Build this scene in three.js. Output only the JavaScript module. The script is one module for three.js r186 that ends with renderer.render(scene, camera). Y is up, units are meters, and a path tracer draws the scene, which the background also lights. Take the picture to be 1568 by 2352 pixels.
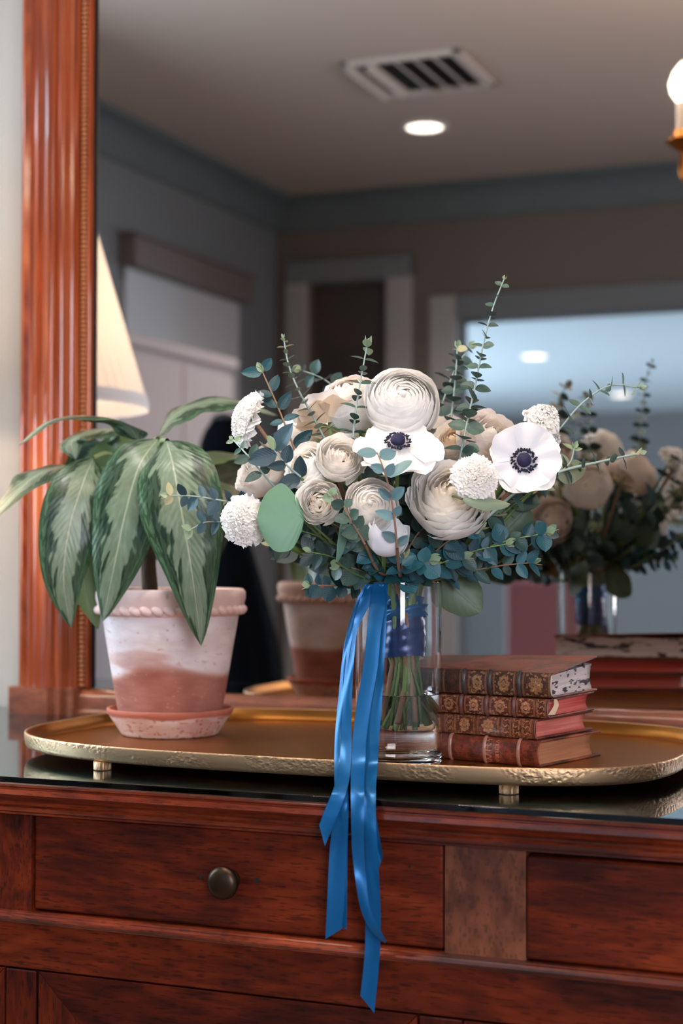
import * as THREE from 'three';
import { RoundedBoxGeometry } from 'three/addons/geometries/RoundedBoxGeometry.js';
import { mergeGeometries, toCreasedNormals } from 'three/addons/utils/BufferGeometryUtils.js';
import { RectAreaLightUniformsLib } from 'three/addons/lights/RectAreaLightUniformsLib.js';
RectAreaLightUniformsLib.init();

// ---------------------------------------------------------------- camera, light, exposure
const T = 0.92;                                   // height of the dresser top above the floor
const V3 = (x, y, z) => new THREE.Vector3(x, y, z);
const scene = new THREE.Scene();
scene.background = new THREE.Color(0x05070a);
const FPX = 3700, CAM = V3(0.6229, 0.2512 + T, 1.7681), PSI = 0.3872, PITCH = 0.026, ROLL = 0.0011;
const FW = V3(-Math.sin(PSI) * Math.cos(PITCH), Math.sin(PITCH), -Math.cos(PSI) * Math.cos(PITCH));
const R0 = V3(0, 0, 0).crossVectors(FW, V3(0, 1, 0)).normalize(), U0 = V3(0, 0, 0).crossVectors(R0, FW);
const RT = R0.clone().multiplyScalar(Math.cos(ROLL)).addScaledVector(U0, Math.sin(ROLL));
const UP = U0.clone().multiplyScalar(Math.cos(ROLL)).addScaledVector(R0, -Math.sin(ROLL));
const camera = new THREE.PerspectiveCamera(2 * Math.atan(1176 / FPX) * 180 / Math.PI, 1568 / 2352, 0.05, 60);
camera.position.copy(CAM);
camera.quaternion.setFromRotationMatrix(new THREE.Matrix4().makeBasis(RT, UP, FW.clone().negate()));
camera.focus = 1.79;
camera.userData.fStop = 3.4;
const renderer = new THREE.WebGLRenderer({ antialias: true });
renderer.toneMapping = THREE.LinearToneMapping;
renderer.toneMappingExposure = 1.23;
renderer.shadowMap.enabled = true;
renderer.shadowMap.type = THREE.PCFSoftShadowMap;

const CEIL = T + 1.6, ZM = -0.4234;               // ceiling height, plane of the mirror glass
function areaLight(name, w, h, pos, look, color, intensity) {
  const l = new THREE.RectAreaLight(color, intensity, w, h);
  l.name = name; l.position.copy(pos); l.lookAt(look); scene.add(l);
  return l;
}
const COOL = 0xd4ebff, NEUT = 0xf2f2ff;
areaLight('daylight_window_opposite', 0.85, 1.35, V3(1.75, 1.62, 2.93), V3(1.3, 1.2, 0), NEUT, 17);
areaLight('daylight_window_left', 0.8, 1.3, V3(-1.86, 1.6, 0.30), V3(0, 1.0, 0.25), COOL, 13);
areaLight('daylight_hall_side', 5.0, 1.8, V3(-5.3, 1.35, 7.2), V3(0, 1.2, 7.2), 0xbce2ff, 18);
areaLight('daylight_hall_end', 3.0, 1.8, V3(2.85, 1.35, 8.6), V3(-3, 1.2, 8.6), 0xbce2ff, 18);

// ---------------------------------------------------------------- pixel of the 1568 x 2352 frame -> a point in the place
const dirn = (x, y) => FW.clone().addScaledVector(RT, (x - 784) / FPX).addScaledVector(UP, -(y - 1176) / FPX);
const at = (x, y, d) => CAM.clone().addScaledVector(dirn(x, y), d);
const onY = (x, y, Y) => { const v = dirn(x, y); return CAM.clone().addScaledVector(v, (Y - CAM.y) / v.y); };
const onZ = (x, y, Z) => { const v = dirn(x, y); return CAM.clone().addScaledVector(v, (Z - CAM.z) / v.z); };
const mirrored = (p) => V3(p.x, p.y, 2 * ZM - p.z);
const face = (a, b, c) => V3(0, 0, 0).addScaledVector(RT, a).addScaledVector(UP, b).addScaledVector(FW, -c).normalize();

// ---------------------------------------------------------------- small helpers
function rng(seed) { let a = seed >>> 0; return () => { a = (a + 0x6D2B79F5) | 0; let t = Math.imul(a ^ (a >>> 15), 1 | a); t = (t + Math.imul(t ^ (t >>> 7), 61 | t)) ^ t; return ((t ^ (t >>> 14)) >>> 0) / 4294967296; }; }
const hash = (i, j, s) => { let h = Math.imul(i, 374761393) + Math.imul(j, 668265263) + Math.imul(s, 2147483647 - 97); h = Math.imul(h ^ (h >>> 13), 1274126177); return ((h ^ (h >>> 16)) >>> 0) / 4294967296; };
const mod = (a, n) => ((a % n) + n) % n;
function noise(x, y, s = 0, px = 1e9, py = 1e9) {  // value noise, periodic in px and py
  const i = Math.floor(x), j = Math.floor(y), f = x - i, g = y - j, u = f * f * (3 - 2 * f), v = g * g * (3 - 2 * g);
  const h = (a, b) => hash(mod(a, px), mod(b, py), s);
  return (h(i, j) * (1 - u) + h(i + 1, j) * u) * (1 - v) + (h(i, j + 1) * (1 - u) + h(i + 1, j + 1) * u) * v;
}

const nz = (x, y, s, o = 4, px = 1e9, py = 1e9) => { let a = 0, w = 0.5, k = 1, t = 0; for (let i = 0; i < o; i++) { a += w * noise(x * k, y * k, s + i * 17, px * k, py * k); t += w; w *= 0.5; k *= 2; } return a / t; };
const clamp = (x, a = 0, b = 1) => Math.min(b, Math.max(a, x)), lerp = (a, b, t) => a + (b - a) * t, smooth = (a, b, x) => { const t = clamp((x - a) / (b - a)); return t * t * (3 - 2 * t); };
const mixc = (a, b, t) => [lerp(a[0], b[0], t), lerp(a[1], b[1], t), lerp(a[2], b[2], t)];
function tex(w, h, fn, srgb = true) {              // fn(u, v) -> [r, g, b] 0..255 as seen on screen, or one grey value 0..1
  const d = new Uint8Array(w * h * 4);
  for (let j = 0; j < h; j++) for (let i = 0; i < w; i++) {
    const c = fn((i + 0.5) / w, (j + 0.5) / h), k = (j * w + i) * 4;
    if (srgb) { d[k] = clamp(c[0], 0, 255); d[k + 1] = clamp(c[1], 0, 255); d[k + 2] = clamp(c[2], 0, 255); } else d[k] = d[k + 1] = d[k + 2] = clamp(c) * 255;
    d[k + 3] = 255;
  }
  const t = new THREE.DataTexture(d, w, h, THREE.RGBAFormat);
  t.wrapS = t.wrapT = THREE.RepeatWrapping; t.magFilter = THREE.LinearFilter; t.minFilter = THREE.LinearMipmapLinearFilter; t.generateMipmaps = true;
  if (srgb) t.colorSpace = THREE.SRGBColorSpace;
  t.needsUpdate = true;
  return t;
}
const M = (color, roughness = 0.6, more = {}) => new THREE.MeshPhysicalMaterial({ color, roughness, side: THREE.DoubleSide, ...more });

const used = new Map();
function numbered(n) { const k = used.get(n) ?? 0; used.set(n, k + 1); return k ? n + '_' + String(k).padStart(3, '0') : n; }
function thing(name, label, category, base = V3(0, 0, 0), group) {
  const o = new THREE.Group(); o.name = numbered(name); o.position.copy(base); scene.add(o);
  o.userData = { label, category }; if (group) o.userData.group = group;
  return o;
}
function part(parent, name, geo, mat, label) {     // geometry in world coordinates under an unturned parent
  const m = new THREE.Mesh(geo, mat); m.name = name;
  const w = V3(0, 0, 0); for (let p = parent; p; p = p.parent) w.add(p.position);
  m.position.sub(w); parent.add(m);
  if (label) m.userData.label = label;
  return m;
}
function local(parent, name, geo, mat, label) { const m = new THREE.Mesh(geo, mat); m.name = name; parent.add(m); if (label) m.userData.label = label; return m; }
function struct(name, geo, mat) { const m = new THREE.Mesh(geo, mat); m.name = numbered(name); m.userData.kind = 'structure'; scene.add(m); return m; }
function structGroup(name, base = V3(0, 0, 0)) { const m = new THREE.Group(); m.name = numbered(name); m.userData.kind = 'structure'; m.position.copy(base); scene.add(m); return m; }

function box(x0, x1, y0, y1, z0, z1, r = 0, seg = 2) {
  const w = Math.abs(x1 - x0), h = Math.abs(y1 - y0), d = Math.abs(z1 - z0);
  const g = r ? new RoundedBoxGeometry(w, h, d, seg, Math.min(r, w / 2.01, h / 2.01, d / 2.01)) : new THREE.BoxGeometry(w, h, d);
  return g.translate((x0 + x1) / 2, (y0 + y1) / 2, (z0 + z1) / 2);
}
function grain(g, axis = 'x', su = 1, sv = 1, ou = 0, ov = 0) {   // uv in metres, u along the grain
  const p = g.attributes.position, n = g.attributes.normal, uv = new Float32Array(p.count * 2);
  for (let i = 0; i < p.count; i++) {
    const c = { x: p.getX(i), y: p.getY(i), z: p.getZ(i) }, a = { x: Math.abs(n.getX(i)), y: Math.abs(n.getY(i)), z: Math.abs(n.getZ(i)) };
    const dom = a.x > a.y && a.x > a.z ? 'x' : a.y > a.z ? 'y' : 'z';
    const rest = ['x', 'y', 'z'].filter((k) => k !== dom);
    const U = rest.includes(axis) ? axis : rest[0], W = rest.find((k) => k !== U);
    uv[2 * i] = c[U] * su + ou; uv[2 * i + 1] = c[W] * sv + ov;
  }
  g.setAttribute('uv', new THREE.BufferAttribute(uv, 2));
  return g;
}
function sweepX(pts, x0, x1, cr = 0.6) {           // profile of [z, y] along x
  const g = new THREE.ExtrudeGeometry(new THREE.Shape(pts.map((p) => new THREE.Vector2(p[0], p[1]))), { depth: x1 - x0, bevelEnabled: false, steps: 1 });
  g.applyMatrix4(new THREE.Matrix4().makeBasis(V3(0, 0, 1), V3(0, 1, 0), V3(-1, 0, 0))).translate(x1, 0, 0);
  return toCreasedNormals(g, cr);
}
function sweepY(pts, y0, y1, cr = 0.6) {           // profile of [x, z] along y
  const g = new THREE.ExtrudeGeometry(new THREE.Shape(pts.map((p) => new THREE.Vector2(p[0], p[1]))), { depth: y1 - y0, bevelEnabled: false, steps: 1 });
  g.applyMatrix4(new THREE.Matrix4().makeBasis(V3(1, 0, 0), V3(0, 0, 1), V3(0, -1, 0))).translate(0, y1, 0);
  return toCreasedNormals(g, cr);
}
function sweepZ(pts, z0, z1, cr = 0.6) {           // profile of [x, y] along z
  const g = new THREE.ExtrudeGeometry(new THREE.Shape(pts.map((p) => new THREE.Vector2(p[0], p[1]))), { depth: z1 - z0, bevelEnabled: false, steps: 1 });
  return toCreasedNormals(g.translate(0, 0, z0), cr);
}
function lathe(pts, c, seg = 64, cr = 0.7) {
  const g = new THREE.LatheGeometry(pts.map((p) => new THREE.Vector2(p[0], p[1])), seg);
  return g.translate(c.x, c.y, c.z);
}
function tube(pts, r, seg = 16, rs = 6, taper = 1) {
  const c = pts.length > 2 ? new THREE.CatmullRomCurve3(pts) : new THREE.LineCurve3(pts[0], pts[1]);
  const g = new THREE.TubeGeometry(c, seg, r, rs);
  if (taper !== 1) {
    const p = g.attributes.position, v = V3(0, 0, 0);
    for (let i = 0; i <= seg; i++) { const o = c.getPointAt(i / seg), k = lerp(1, taper, i / seg); for (let j = 0; j <= rs; j++) { const q = i * (rs + 1) + j; v.fromBufferAttribute(p, q).sub(o).multiplyScalar(k).add(o); p.setXYZ(q, v.x, v.y, v.z); } }
  }
  return g;
}
function grid(nu, nv, fn) {                        // fn(u, v, out) with u, v in 0..1
  const pos = new Float32Array((nu + 1) * (nv + 1) * 3), uv = new Float32Array((nu + 1) * (nv + 1) * 2), idx = [], o = V3(0, 0, 0);
  for (let i = 0; i <= nu; i++) for (let j = 0; j <= nv; j++) { const k = i * (nv + 1) + j; fn(i / nu, j / nv, o); pos.set([o.x, o.y, o.z], 3 * k); uv.set([i / nu, j / nv], 2 * k); if (i < nu && j < nv) idx.push(k, k + nv + 1, k + 1, k + 1, k + nv + 1, k + nv + 2); }
  const g = new THREE.BufferGeometry();
  g.setAttribute('position', new THREE.BufferAttribute(pos, 3)); g.setAttribute('uv', new THREE.BufferAttribute(uv, 2)); g.setIndex(idx); g.computeVertexNormals();
  return g;
}
const basis = (x, y, z, p = V3(0, 0, 0)) => new THREE.Matrix4().makeBasis(x, y, z).setPosition(p);
function frame(n, hint = UP) {                     // orthonormal axes with Y along n
  const y = n.clone().normalize(), x = V3(0, 0, 0).crossVectors(hint, y); if (x.lengthSq() < 1e-4) x.crossVectors(RT, y); x.normalize();
  return [x, y, V3(0, 0, 0).crossVectors(x, y)];
}

// ---------------------------------------------------------------- procedural surfaces
function woodTex(seed, dark, mid, light, w, h, fu, fv, pores = 1) {
  return tex(w, h, (u, v) => {
    const wob = (nz(u * fu * 2, v * fv * 0.5, seed, 3, fu * 2, 64) - 0.5) * 0.6;
    const a = nz(u * fu * 2, v * fv + wob * 3, seed + 3, 4, fu * 2, fv), b = nz(u * fu * 10, v * fv * 10 + wob * 4, seed + 9, 3, fu * 10, fv * 10), c = nz(u * fu * 30, v * fv * 60, seed + 21, 2, fu * 30, fv * 60);
    let q = clamp(0.5 + (a - 0.5) * 1.35 + (b - 0.5) * 0.75), col = q < 0.5 ? mixc(dark, mid, q * 2) : mixc(mid, light, q * 2 - 1);
    const p = smooth(0.60, 0.80, c) * 0.32 * pores;
    const blot = smooth(0.60, 0.72, nz(u * fu * 5, v * fv * 1.2, seed + 33, 3, fu * 5, 64)) * 0.06;
    return [col[0] * (1 - p - blot), col[1] * (1 - p - blot), col[2] * (1 - p - blot)];
  });
}
const woodA = woodTex(11, [55, 18, 8], [100, 35, 14], [140, 58, 25], 1024, 512, 3, 7);
const woodB = woodTex(47, [84, 44, 28], [124, 72, 46], [146, 90, 60], 512, 256, 3, 6, 0.7);
const woodC = woodTex(83, [96, 36, 16], [148, 66, 30], [186, 104, 56], 1024, 512, 1, 5, 0.15);
const woodBump = tex(512, 256, (u, v) => 0.6 - 0.5 * smooth(0.6, 0.8, nz(u * 40, v * 160, 5, 2, 40, 160)) + 0.3 * (nz(u * 6, v * 8, 8, 3, 6, 8) - 0.5), false);
const W = (map, rough, coat, more = {}) => M(0xffffff, rough, { map, bumpMap: woodBump, bumpScale: 0.0004, clearcoat: coat, clearcoatRoughness: 0.22, ...more });
const wood = {
  front: W(woodA, 0.55, 0.08, { color: 0xd8d0c4, specularIntensity: 0.25 }), stile: W(woodB, 0.5, 0.15, { color: 0xdcd4d0, specularIntensity: 0.6 }), dark: W(woodA, 0.55, 0.08, { color: 0xb4a69c, specularIntensity: 0.25 }), frame: W(woodC, 0.5, 0.7, { clearcoatRoughness: 0.10, specularIntensity: 0.2 }), mould: W(woodA, 0.45, 0.6, { clearcoatRoughness: 0.14, specularIntensity: 0.3 }), block: W(woodB, 0.4, 0.7, { color: 0xffe8dc, clearcoatRoughness: 0.2 }),
};
const plaster = tex(256, 256, (u, v) => 0.5 + 0.5 * (nz(u * 24, v * 24, 71, 4, 24, 24) - 0.5), false);
const paint = (c, r = 0.85) => M(c, r, { bumpMap: plaster, bumpScale: 0.0006 });
const mats = {
  wall: paint(0x7c848c), wallBehind: paint(0x938d84), ceiling: paint(0xbcafa8, 0.95), trim: paint(0xaeb0b4, 0.6), crown: paint(0x64727a, 0.7), wallBack: paint(0x76716e), hallCeiling: paint(0xf2f2f2, 0.95), hallWall: paint(0x76706e), floor: M(0x8f7763, 0.55),
};

// ---------------------------------------------------------------- the room
const XL = -1.93, XR = 2.5, ZB = -0.50, ZF = 2.99, TH = 0.12;
struct('floor', box(XL - TH, XR + TH, -0.1, 0, ZB - TH, ZF + TH), mats.floor);
struct('ceiling', box(XL - TH, XR + TH, CEIL, CEIL + 0.1, ZB - TH, ZF + TH), mats.ceiling);
struct('wall_behind_mirror', box(XL - TH, XR + TH, 0, CEIL, ZB - TH, ZB), mats.wallBehind);
struct('wall_right', box(XR, XR + TH, 0, CEIL, ZB, ZF), mats.wall);
function wallWithHoles(name, axis, at0, at1, a0, a1, y0, y1, holes, mat) {  // holes: [a0, a1, y0, y1] along the wall
  const parts = []; let a = a0;
  const put = (p, q, r, s) => { if (q - p > 1e-4 && s - r > 1e-4) parts.push(axis === 'x' ? box(p, q, r, s, at0, at1) : box(at0, at1, r, s, p, q)); };
  for (const h of holes) { put(a, h[0], y0, y1); put(h[0], h[1], y0, h[2]); put(h[0], h[1], h[3], y1); a = h[1]; }
  put(a, a1, y0, y1);
  return struct(name, mergeGeometries(parts), mat);
}
const HEAD = T + 1.108;
wallWithHoles('wall_left', 'z', XL - TH, XL, ZB, ZF, 0, CEIL, [[-0.12, 0.72, 0.9, 2.28], [1.80, 2.645, 0.9, T + 1.17]], mats.wall);
wallWithHoles('wall_opposite', 'x', ZF, ZF + TH, XL, XR, 0, CEIL, [[-1.795, -1.477, 0, T + 1.275], [-1.205, 0.62, 0, HEAD], [1.3, 2.2, 0.9, 2.32]], mats.wallBack);
// crown moulding along the left and opposite walls
const cove = (s) => { const p = [[0, 0], [0.1 * s, 0], [0.1 * s, -0.014], [0.088 * s, -0.02]]; for (let i = 0; i <= 6; i++) { const a = i / 6 * Math.PI / 2; p.push([(0.088 - 0.066 * Math.sin(a)) * s, -0.02 - 0.075 * (1 - Math.cos(a))]); } p.push([0.018 * s, -0.105], [0.012 * s, -0.12], [0, -0.12]); return p; };
struct('trim_1', sweepZ(cove(1).map(([x, y]) => [XL + x, CEIL + y]), ZB, ZF), mats.crown);
struct('trim_2', sweepX(cove(-1).map(([x, y]) => [ZF + x, CEIL + y]), XL, XR), mats.crown);
// dark narrow door with pale casing, and the casing of the wide opening
{
  const d = structGroup('door_1', V3(-1.636, 0, ZF));
  part(d, 'door_panel', box(-1.795, -1.477, 0, T + 1.275, ZF + 0.05, ZF + 0.09), M(0x4f4846, 0.6));
  for (const y of [0.25, 1.15]) part(d, 'recessed_panel', box(-1.74, -1.532, y, y + 0.8, ZF + 0.043, ZF + 0.055, 0.004), M(0x473f3e, 0.6));
  const kn = new THREE.SphereGeometry(0.025, 16, 12); kn.translate(-1.515, 1.0, ZF + 0.02); part(d, 'door_handle', kn, M(0x8a6a3a, 0.35, { metalness: 1 }));
  const c = structGroup('trim_3', V3(-1.636, 0, ZF));
  part(c, 'casing_board', box(-1.886, -1.795, 0, T + 1.36, ZF - 0.025, ZF, 0.006), mats.trim); part(c, 'casing_board', box(-1.477, -1.374, 0, T + 1.36, ZF - 0.025, ZF, 0.006), mats.trim);
  part(c, 'casing_head', box(-1.886, -1.374, T + 1.275, T + 1.36, ZF - 0.027, ZF, 0.006), mats.wall);
  const e = structGroup('trim_4', V3(-0.3, 0, ZF));
  part(e, 'casing_board', box(-1.306, -1.205, 0, HEAD + 0.09, ZF - 0.025, ZF, 0.006), mats.trim); part(e, 'casing_board', box(0.62, 0.72, 0, HEAD + 0.09, ZF - 0.025, ZF, 0.006), mats.trim);
  part(e, 'casing_head', box(-1.205, 0.62, HEAD, HEAD + 0.09, ZF - 0.025, ZF, 0.006), mats.wall);
}
// windows: frame, bars and a sheer blind that daylight shines through
function windowIn(name, axis, wall, a0, a1, y0, y1, inward, glow, strength) {
  const g = structGroup(name, axis === 'x' ? V3((a0 + a1) / 2, y0, wall) : V3(wall, y0, (a0 + a1) / 2));
  const bx = (p, q, r, s, d0, d1) => axis === 'x' ? box(p, q, r, s, wall - inward * d0, wall - inward * d1, 0.003) : box(wall - inward * d0, wall - inward * d1, r, s, p, q, 0.003);
  const f = 0.055;
  for (const [p, q, r, s] of [[a0, a1, y0, y0 + f], [a0, a1, y1 - f, y1], [a0, a0 + f, y0, y1], [a1 - f, a1, y0, y1]]) part(g, 'window_frame', bx(p, q, r, s, 0.0, 0.08), mats.trim);
  part(g, 'glazing_bar', bx((a0 + a1) / 2 - 0.015, (a0 + a1) / 2 + 0.015, y0, y1, 0.03, 0.06), mats.trim);
  part(g, 'glazing_bar', bx(a0, a1, (y0 + y1) / 2 - 0.015, (y0 + y1) / 2 + 0.015, 0.03, 0.06), mats.trim);
  part(g, 'window_blind', bx(a0 + 0.01, a1 - 0.01, y0 + 0.01, y1 - 0.01, strength < 0.1 ? -0.012 : 0.085, strength < 0.1 ? -0.008 : 0.09), M(0xc4ccd4, 0.9, { emissive: glow, emissiveIntensity: strength }));
  return g;
}
windowIn('window_1', 'z', XL, 1.80, 2.645, 0.9, T + 1.17, 1, 0xaebfd0, 0.03);
windowIn('window_2', 'z', XL, -0.12, 0.72, 0.9, 2.28, 1, COOL, 1.2);
windowIn('window_3', 'x', ZF, 1.3, 2.2, 0.9, 2.32, -1, NEUT, 1.2);
{
  const w = thing('window_cornice', 'long dark brown cornice box over the window on the left wall, blurred in the mirror', 'cornice', V3(XL, T + 1.16, 2.22));
  part(w, 'cornice_front', box(XL, XL + 0.06, T + 1.155, T + 1.25, 1.79, 2.655, 0.006), M(0x746c6c, 0.7));
  part(w, 'cornice_top', box(XL, XL + 0.07, T + 1.25, T + 1.262, 1.78, 2.665, 0.003), M(0x746c6c, 0.7));
}
// the hall beyond the opening
const HZ0 = ZF + TH, HZ1 = 12.5;
struct('floor_hall', box(-5.5, 3.1, -0.1, 0, HZ0, HZ1), M(0x5c545a, 0.5));
struct('ceiling_hall', box(-5.5, 3.1, CEIL, CEIL + 0.1, HZ0, HZ1 + TH), mats.hallCeiling);
struct('wall_hall_end', box(-5.5, 3.1, 0, CEIL, HZ1, HZ1 + TH), mats.hallWall);
wallWithHoles('wall_hall_left', 'z', -5.5 - TH, -5.5, HZ0, HZ1, 0, CEIL, [[4.6, 9.8, 0.4, 2.3]], mats.hallWall);
wallWithHoles('wall_hall_right', 'z', 3.1, 3.1 + TH, HZ0, HZ1, 0, CEIL, [[7.0, 10.2, 0.4, 2.3]], mats.hallWall);
windowIn('window_4', 'z', -5.5, 4.6, 9.8, 0.4, 2.3, 1, COOL, 0.9);
windowIn('window_5', 'z', 3.1, 7.0, 10.2, 0.4, 2.3, -1, COOL, 0.9);

// ceiling lights and air vent, all seen in the mirror
function downlight(x, z, r, label, power) {
  const g = thing('ceiling_light', label, 'ceiling light', V3(x, CEIL, z));
  part(g, 'trim_ring', lathe([[r, -0.001], [r + 0.016, -0.001], [r + 0.018, -0.006], [r, -0.010], [r - 0.004, -0.002]], V3(x, CEIL, z), 40), M(0xeeeeee, 0.5));
  const c = new THREE.CylinderGeometry(r, r, 0.004, 40); c.translate(x, CEIL - 0.004, z);
  part(g, 'glowing_lens', c, M(0xffffff, 0.5, { emissive: 0xfff6ea, emissiveIntensity: 7 }));
  const l = new THREE.SpotLight(0xfff6ec, power, 0, 1.1, 0.6); l.name = 'ceiling_spot'; l.position.set(x, CEIL - 0.03, z); l.target.position.set(x, 0, z); l.shadow.radius = 3; scene.add(l, l.target);
}
downlight(-1.038, 2.148, 0.058, 'round glowing ceiling light near the vent, highest of the round lights in the mirror', 3);
downlight(-0.35, 0.62, 0.058, 'round ceiling light above the dresser, beyond the top of the picture', 2.6);
downlight(-2.288, 7.995, 0.085, 'round ceiling light in the bright hall, left of the two in the mirror', 3);
downlight(-2.313, 10.808, 0.085, 'round ceiling light in the bright hall, right of the two behind a eucalyptus tip', 3);
{
  const cx = -0.868, cz = 1.618, s = 0.172, v = thing('ceiling_vent', 'square white ceiling air vent with dark slots, blurred in the mirror', 'vent', V3(cx, CEIL, cz));
  const white = M(0xd2cdcc, 0.5);
  for (const [x0, x1, z0, z1] of [[-s, s, -s, -s + 0.022], [-s, s, s - 0.022, s], [-s, -s + 0.022, -s, s], [s - 0.022, s, -s, s]]) part(v, 'vent_frame', box(cx + x0, cx + x1, CEIL - 0.012, CEIL, cz + z0, cz + z1, 0.002), white);
  part(v, 'duct', box(cx - s + 0.02, cx + s - 0.02, CEIL - 0.003, CEIL - 0.001, cz - s + 0.02, cz + s - 0.02), M(0x0a0908, 1));
  for (let i = 0; i < 6; i++) {                    // blades lean away from the window side: dark slots towards +x
    const b = box(-0.0012, 0.0012, -0.03, 0.0, -s + 0.022, s - 0.022); b.rotateZ(i < 2 ? -0.95 : 0.95); b.translate(cx - s + 0.035 + i * 0.055, CEIL - 0.006, cz);
    part(v, 'blade', b, white);
  }
}

// ---------------------------------------------------------------- dresser
const ZD = 0.203, DX0 = -1.09, DX1 = 0.78;
{
  const g = thing('dresser', 'antique reddish brown wooden dresser with moulded edges under the glass top', 'dresser', V3((DX0 + DX1) / 2, 0, -0.14));
  const y = (v) => T + v;
  part(g, 'carcass', grain(box(DX0 + 0.01, DX1 - 0.01, 0.06, y(-0.04), ZB + 0.02, ZD - 0.022), 'x', 0.9, 1.8), wood.dark);
  part(g, 'dresser_top', grain(box(DX0 - 0.02, DX1 + 0.02, y(-0.022), y(-0.007), ZB + 0.015, 0.219, 0.003), 'x', 0.9, 1.8), wood.dark);
  const mould = [[0.1, -0.007], [0.2185, -0.007], [0.2215, -0.0085], [0.2225, -0.0105], [0.2205, -0.0125], [0.2205, -0.0135], [0.223, -0.0145], [0.2245, -0.017], [0.2245, -0.0195], [0.2225, -0.022], [0.2185, -0.0235], [0.2145, -0.0265], [0.2125, -0.030], [0.2120, -0.033], [0.2135, -0.0335], [0.2155, -0.035], [0.2160, -0.0375], [0.2145, -0.0395], [0.2115, -0.041], [0.2085, -0.0415], [0.2085, -0.044], [0.1, -0.044]];
  part(g, 'top_moulding', grain(sweepX(mould.map(([z, v]) => [z, y(v)]), DX0 - 0.02, DX1 + 0.02), 'x', 0.9, 1.8, 0.3), wood.mould);
  // rails and stiles between the drawers
  part(g, 'frieze_rail', grain(box(DX0, DX1, y(-0.219), y(-0.163), ZD - 0.03, ZD - 0.002, 0.002), 'x', 0.8, 1.8, 0.11, 0.2), wood.front);
  const st = [[0.098, 0.1835, wood.stile, 'stile'], [-0.478, -0.394, wood.front, 'stile'], [-1.09, -1.0, wood.front, 'stile'], [0.69, 0.78, wood.front, 'stile']];
  for (const [a, b, m] of st) part(g, 'stile', grain(box(a, b, y(-0.155), y(-0.043), ZD - 0.03, ZD, 0.0015), 'y', 2.0, 2.0, a * 3, 0.37), m);
  const bead = [[ZD - 0.03, -0.1535], [ZD + 0.001, -0.1535], [ZD + 0.004, -0.1545], [ZD + 0.0045, -0.156], [ZD + 0.006, -0.157], [ZD + 0.0085, -0.159], [ZD + 0.009, -0.161], [ZD + 0.0075, -0.1635], [ZD + 0.003, -0.165], [ZD + 0.002, -0.167], [ZD - 0.03, -0.167]];
  part(g, 'lower_moulding', grain(sweepX(bead.map(([z, v]) => [z, y(v)]), DX0, DX1), 'x', 0.9, 1.8, 0.7), wood.mould);
  const bronze = M(0x3a2c20, 0.36, { metalness: 0.85 });
  function drawer(x0, x1, proud, top, knobX) {
    const d = part(g, 'drawer', grain(box(x0, x1, y(-0.1515), y(top), ZD - 0.02, ZD + proud, 0.004, 3), 'x', 0.8, 2.0, x0 * 1.7 + 0.2, x0), wood.front);
    if (knobX !== undefined) {
      const k = new THREE.LatheGeometry([[0.0001, 0], [0.0105, 0], [0.0115, 0.0025], [0.0085, 0.005], [0.0065, 0.009], [0.0075, 0.013], [0.0145, 0.0155], [0.0178, 0.0195], [0.0172, 0.0235], [0.0125, 0.0270], [0.006, 0.0284], [0.0001, 0.0288]].map((p) => new THREE.Vector2(...p)), 48);
      k.rotateX(Math.PI / 2).translate(knobX, y(-0.0985), ZD + proud);
      part(d, 'knob', k, bronze, 'round dark bronze knob');
      for (const [px, py, r] of [[461, 2013, 0.0022], [590, 2022, 0.003], [98, 1976, 0.0013], [940, 1990, 0.0018]]) { const p = onZ(px, py, ZD + proud); if (p.x > x0 && p.x < x1) { const h = new THREE.CylinderGeometry(r, r, 0.0006, 14); h.rotateX(Math.PI / 2).translate(p.x, p.y, ZD + proud); part(d, 'old_screw_hole', h, M(0x120805, 0.9)); } }
    }
    return d;
  }
  drawer(-0.392, 0.0965, -0.002, -0.0445, -0.1435);
  drawer(0.1845, 0.689, 0.0035, -0.049, 0.437);
  drawer(-0.999, -0.479, -0.001, -0.0445, -0.739);
  // doors below with mitred frames
  function door(x0, x1) {
    const yt = y(-0.2205), yb = 0.14, w = 0.105;
    const d = part(g, 'door', grain(box(x0 + w, x1 - w, yb + w, yt - w, ZD - 0.02, ZD - 0.012), 'x', 0.8, 2), wood.front);
    const quad = (pts, ax, ou) => { const s = new THREE.Shape(pts.map((p) => new THREE.Vector2(...p))), e = new THREE.ExtrudeGeometry(s, { depth: 0.016, bevelEnabled: true, bevelThickness: 0.0008, bevelSize: 0.0006, bevelOffset: -0.0008, bevelSegments: 1 }); e.translate(0, 0, ZD - 0.019); return grain(e, ax, 0.8, 2, ou, ou); };
    part(d, 'door_rail', quad([[x0, yt], [x1, yt], [x1 - w, yt - w], [x0 + w, yt - w]], 'x', x0 + 0.1), wood.dark);
    part(d, 'door_rail', quad([[x0, yb], [x1, yb], [x1 - w, yb + w], [x0 + w, yb + w]], 'x', x0 + 0.4), wood.dark);
    part(d, 'door_stile', quad([[x0, yb], [x0, yt], [x0 + w, yt - w], [x0 + w, yb + w]], 'y', x0), wood.front);
    part(d, 'door_stile', quad([[x1, yb], [x1, yt], [x1 - w, yt - w], [x1 - w, yb + w]], 'y', x1), wood.front);
  }
  door(-0.385, 0.068); door(0.118, 0.64); door(-0.99, -0.43);
  part(g, 'plinth', grain(box(DX0, DX1, 0, 0.13, ZB + 0.03, ZD + 0.004, 0.004), 'x', 0.8, 2), wood.front);
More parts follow.
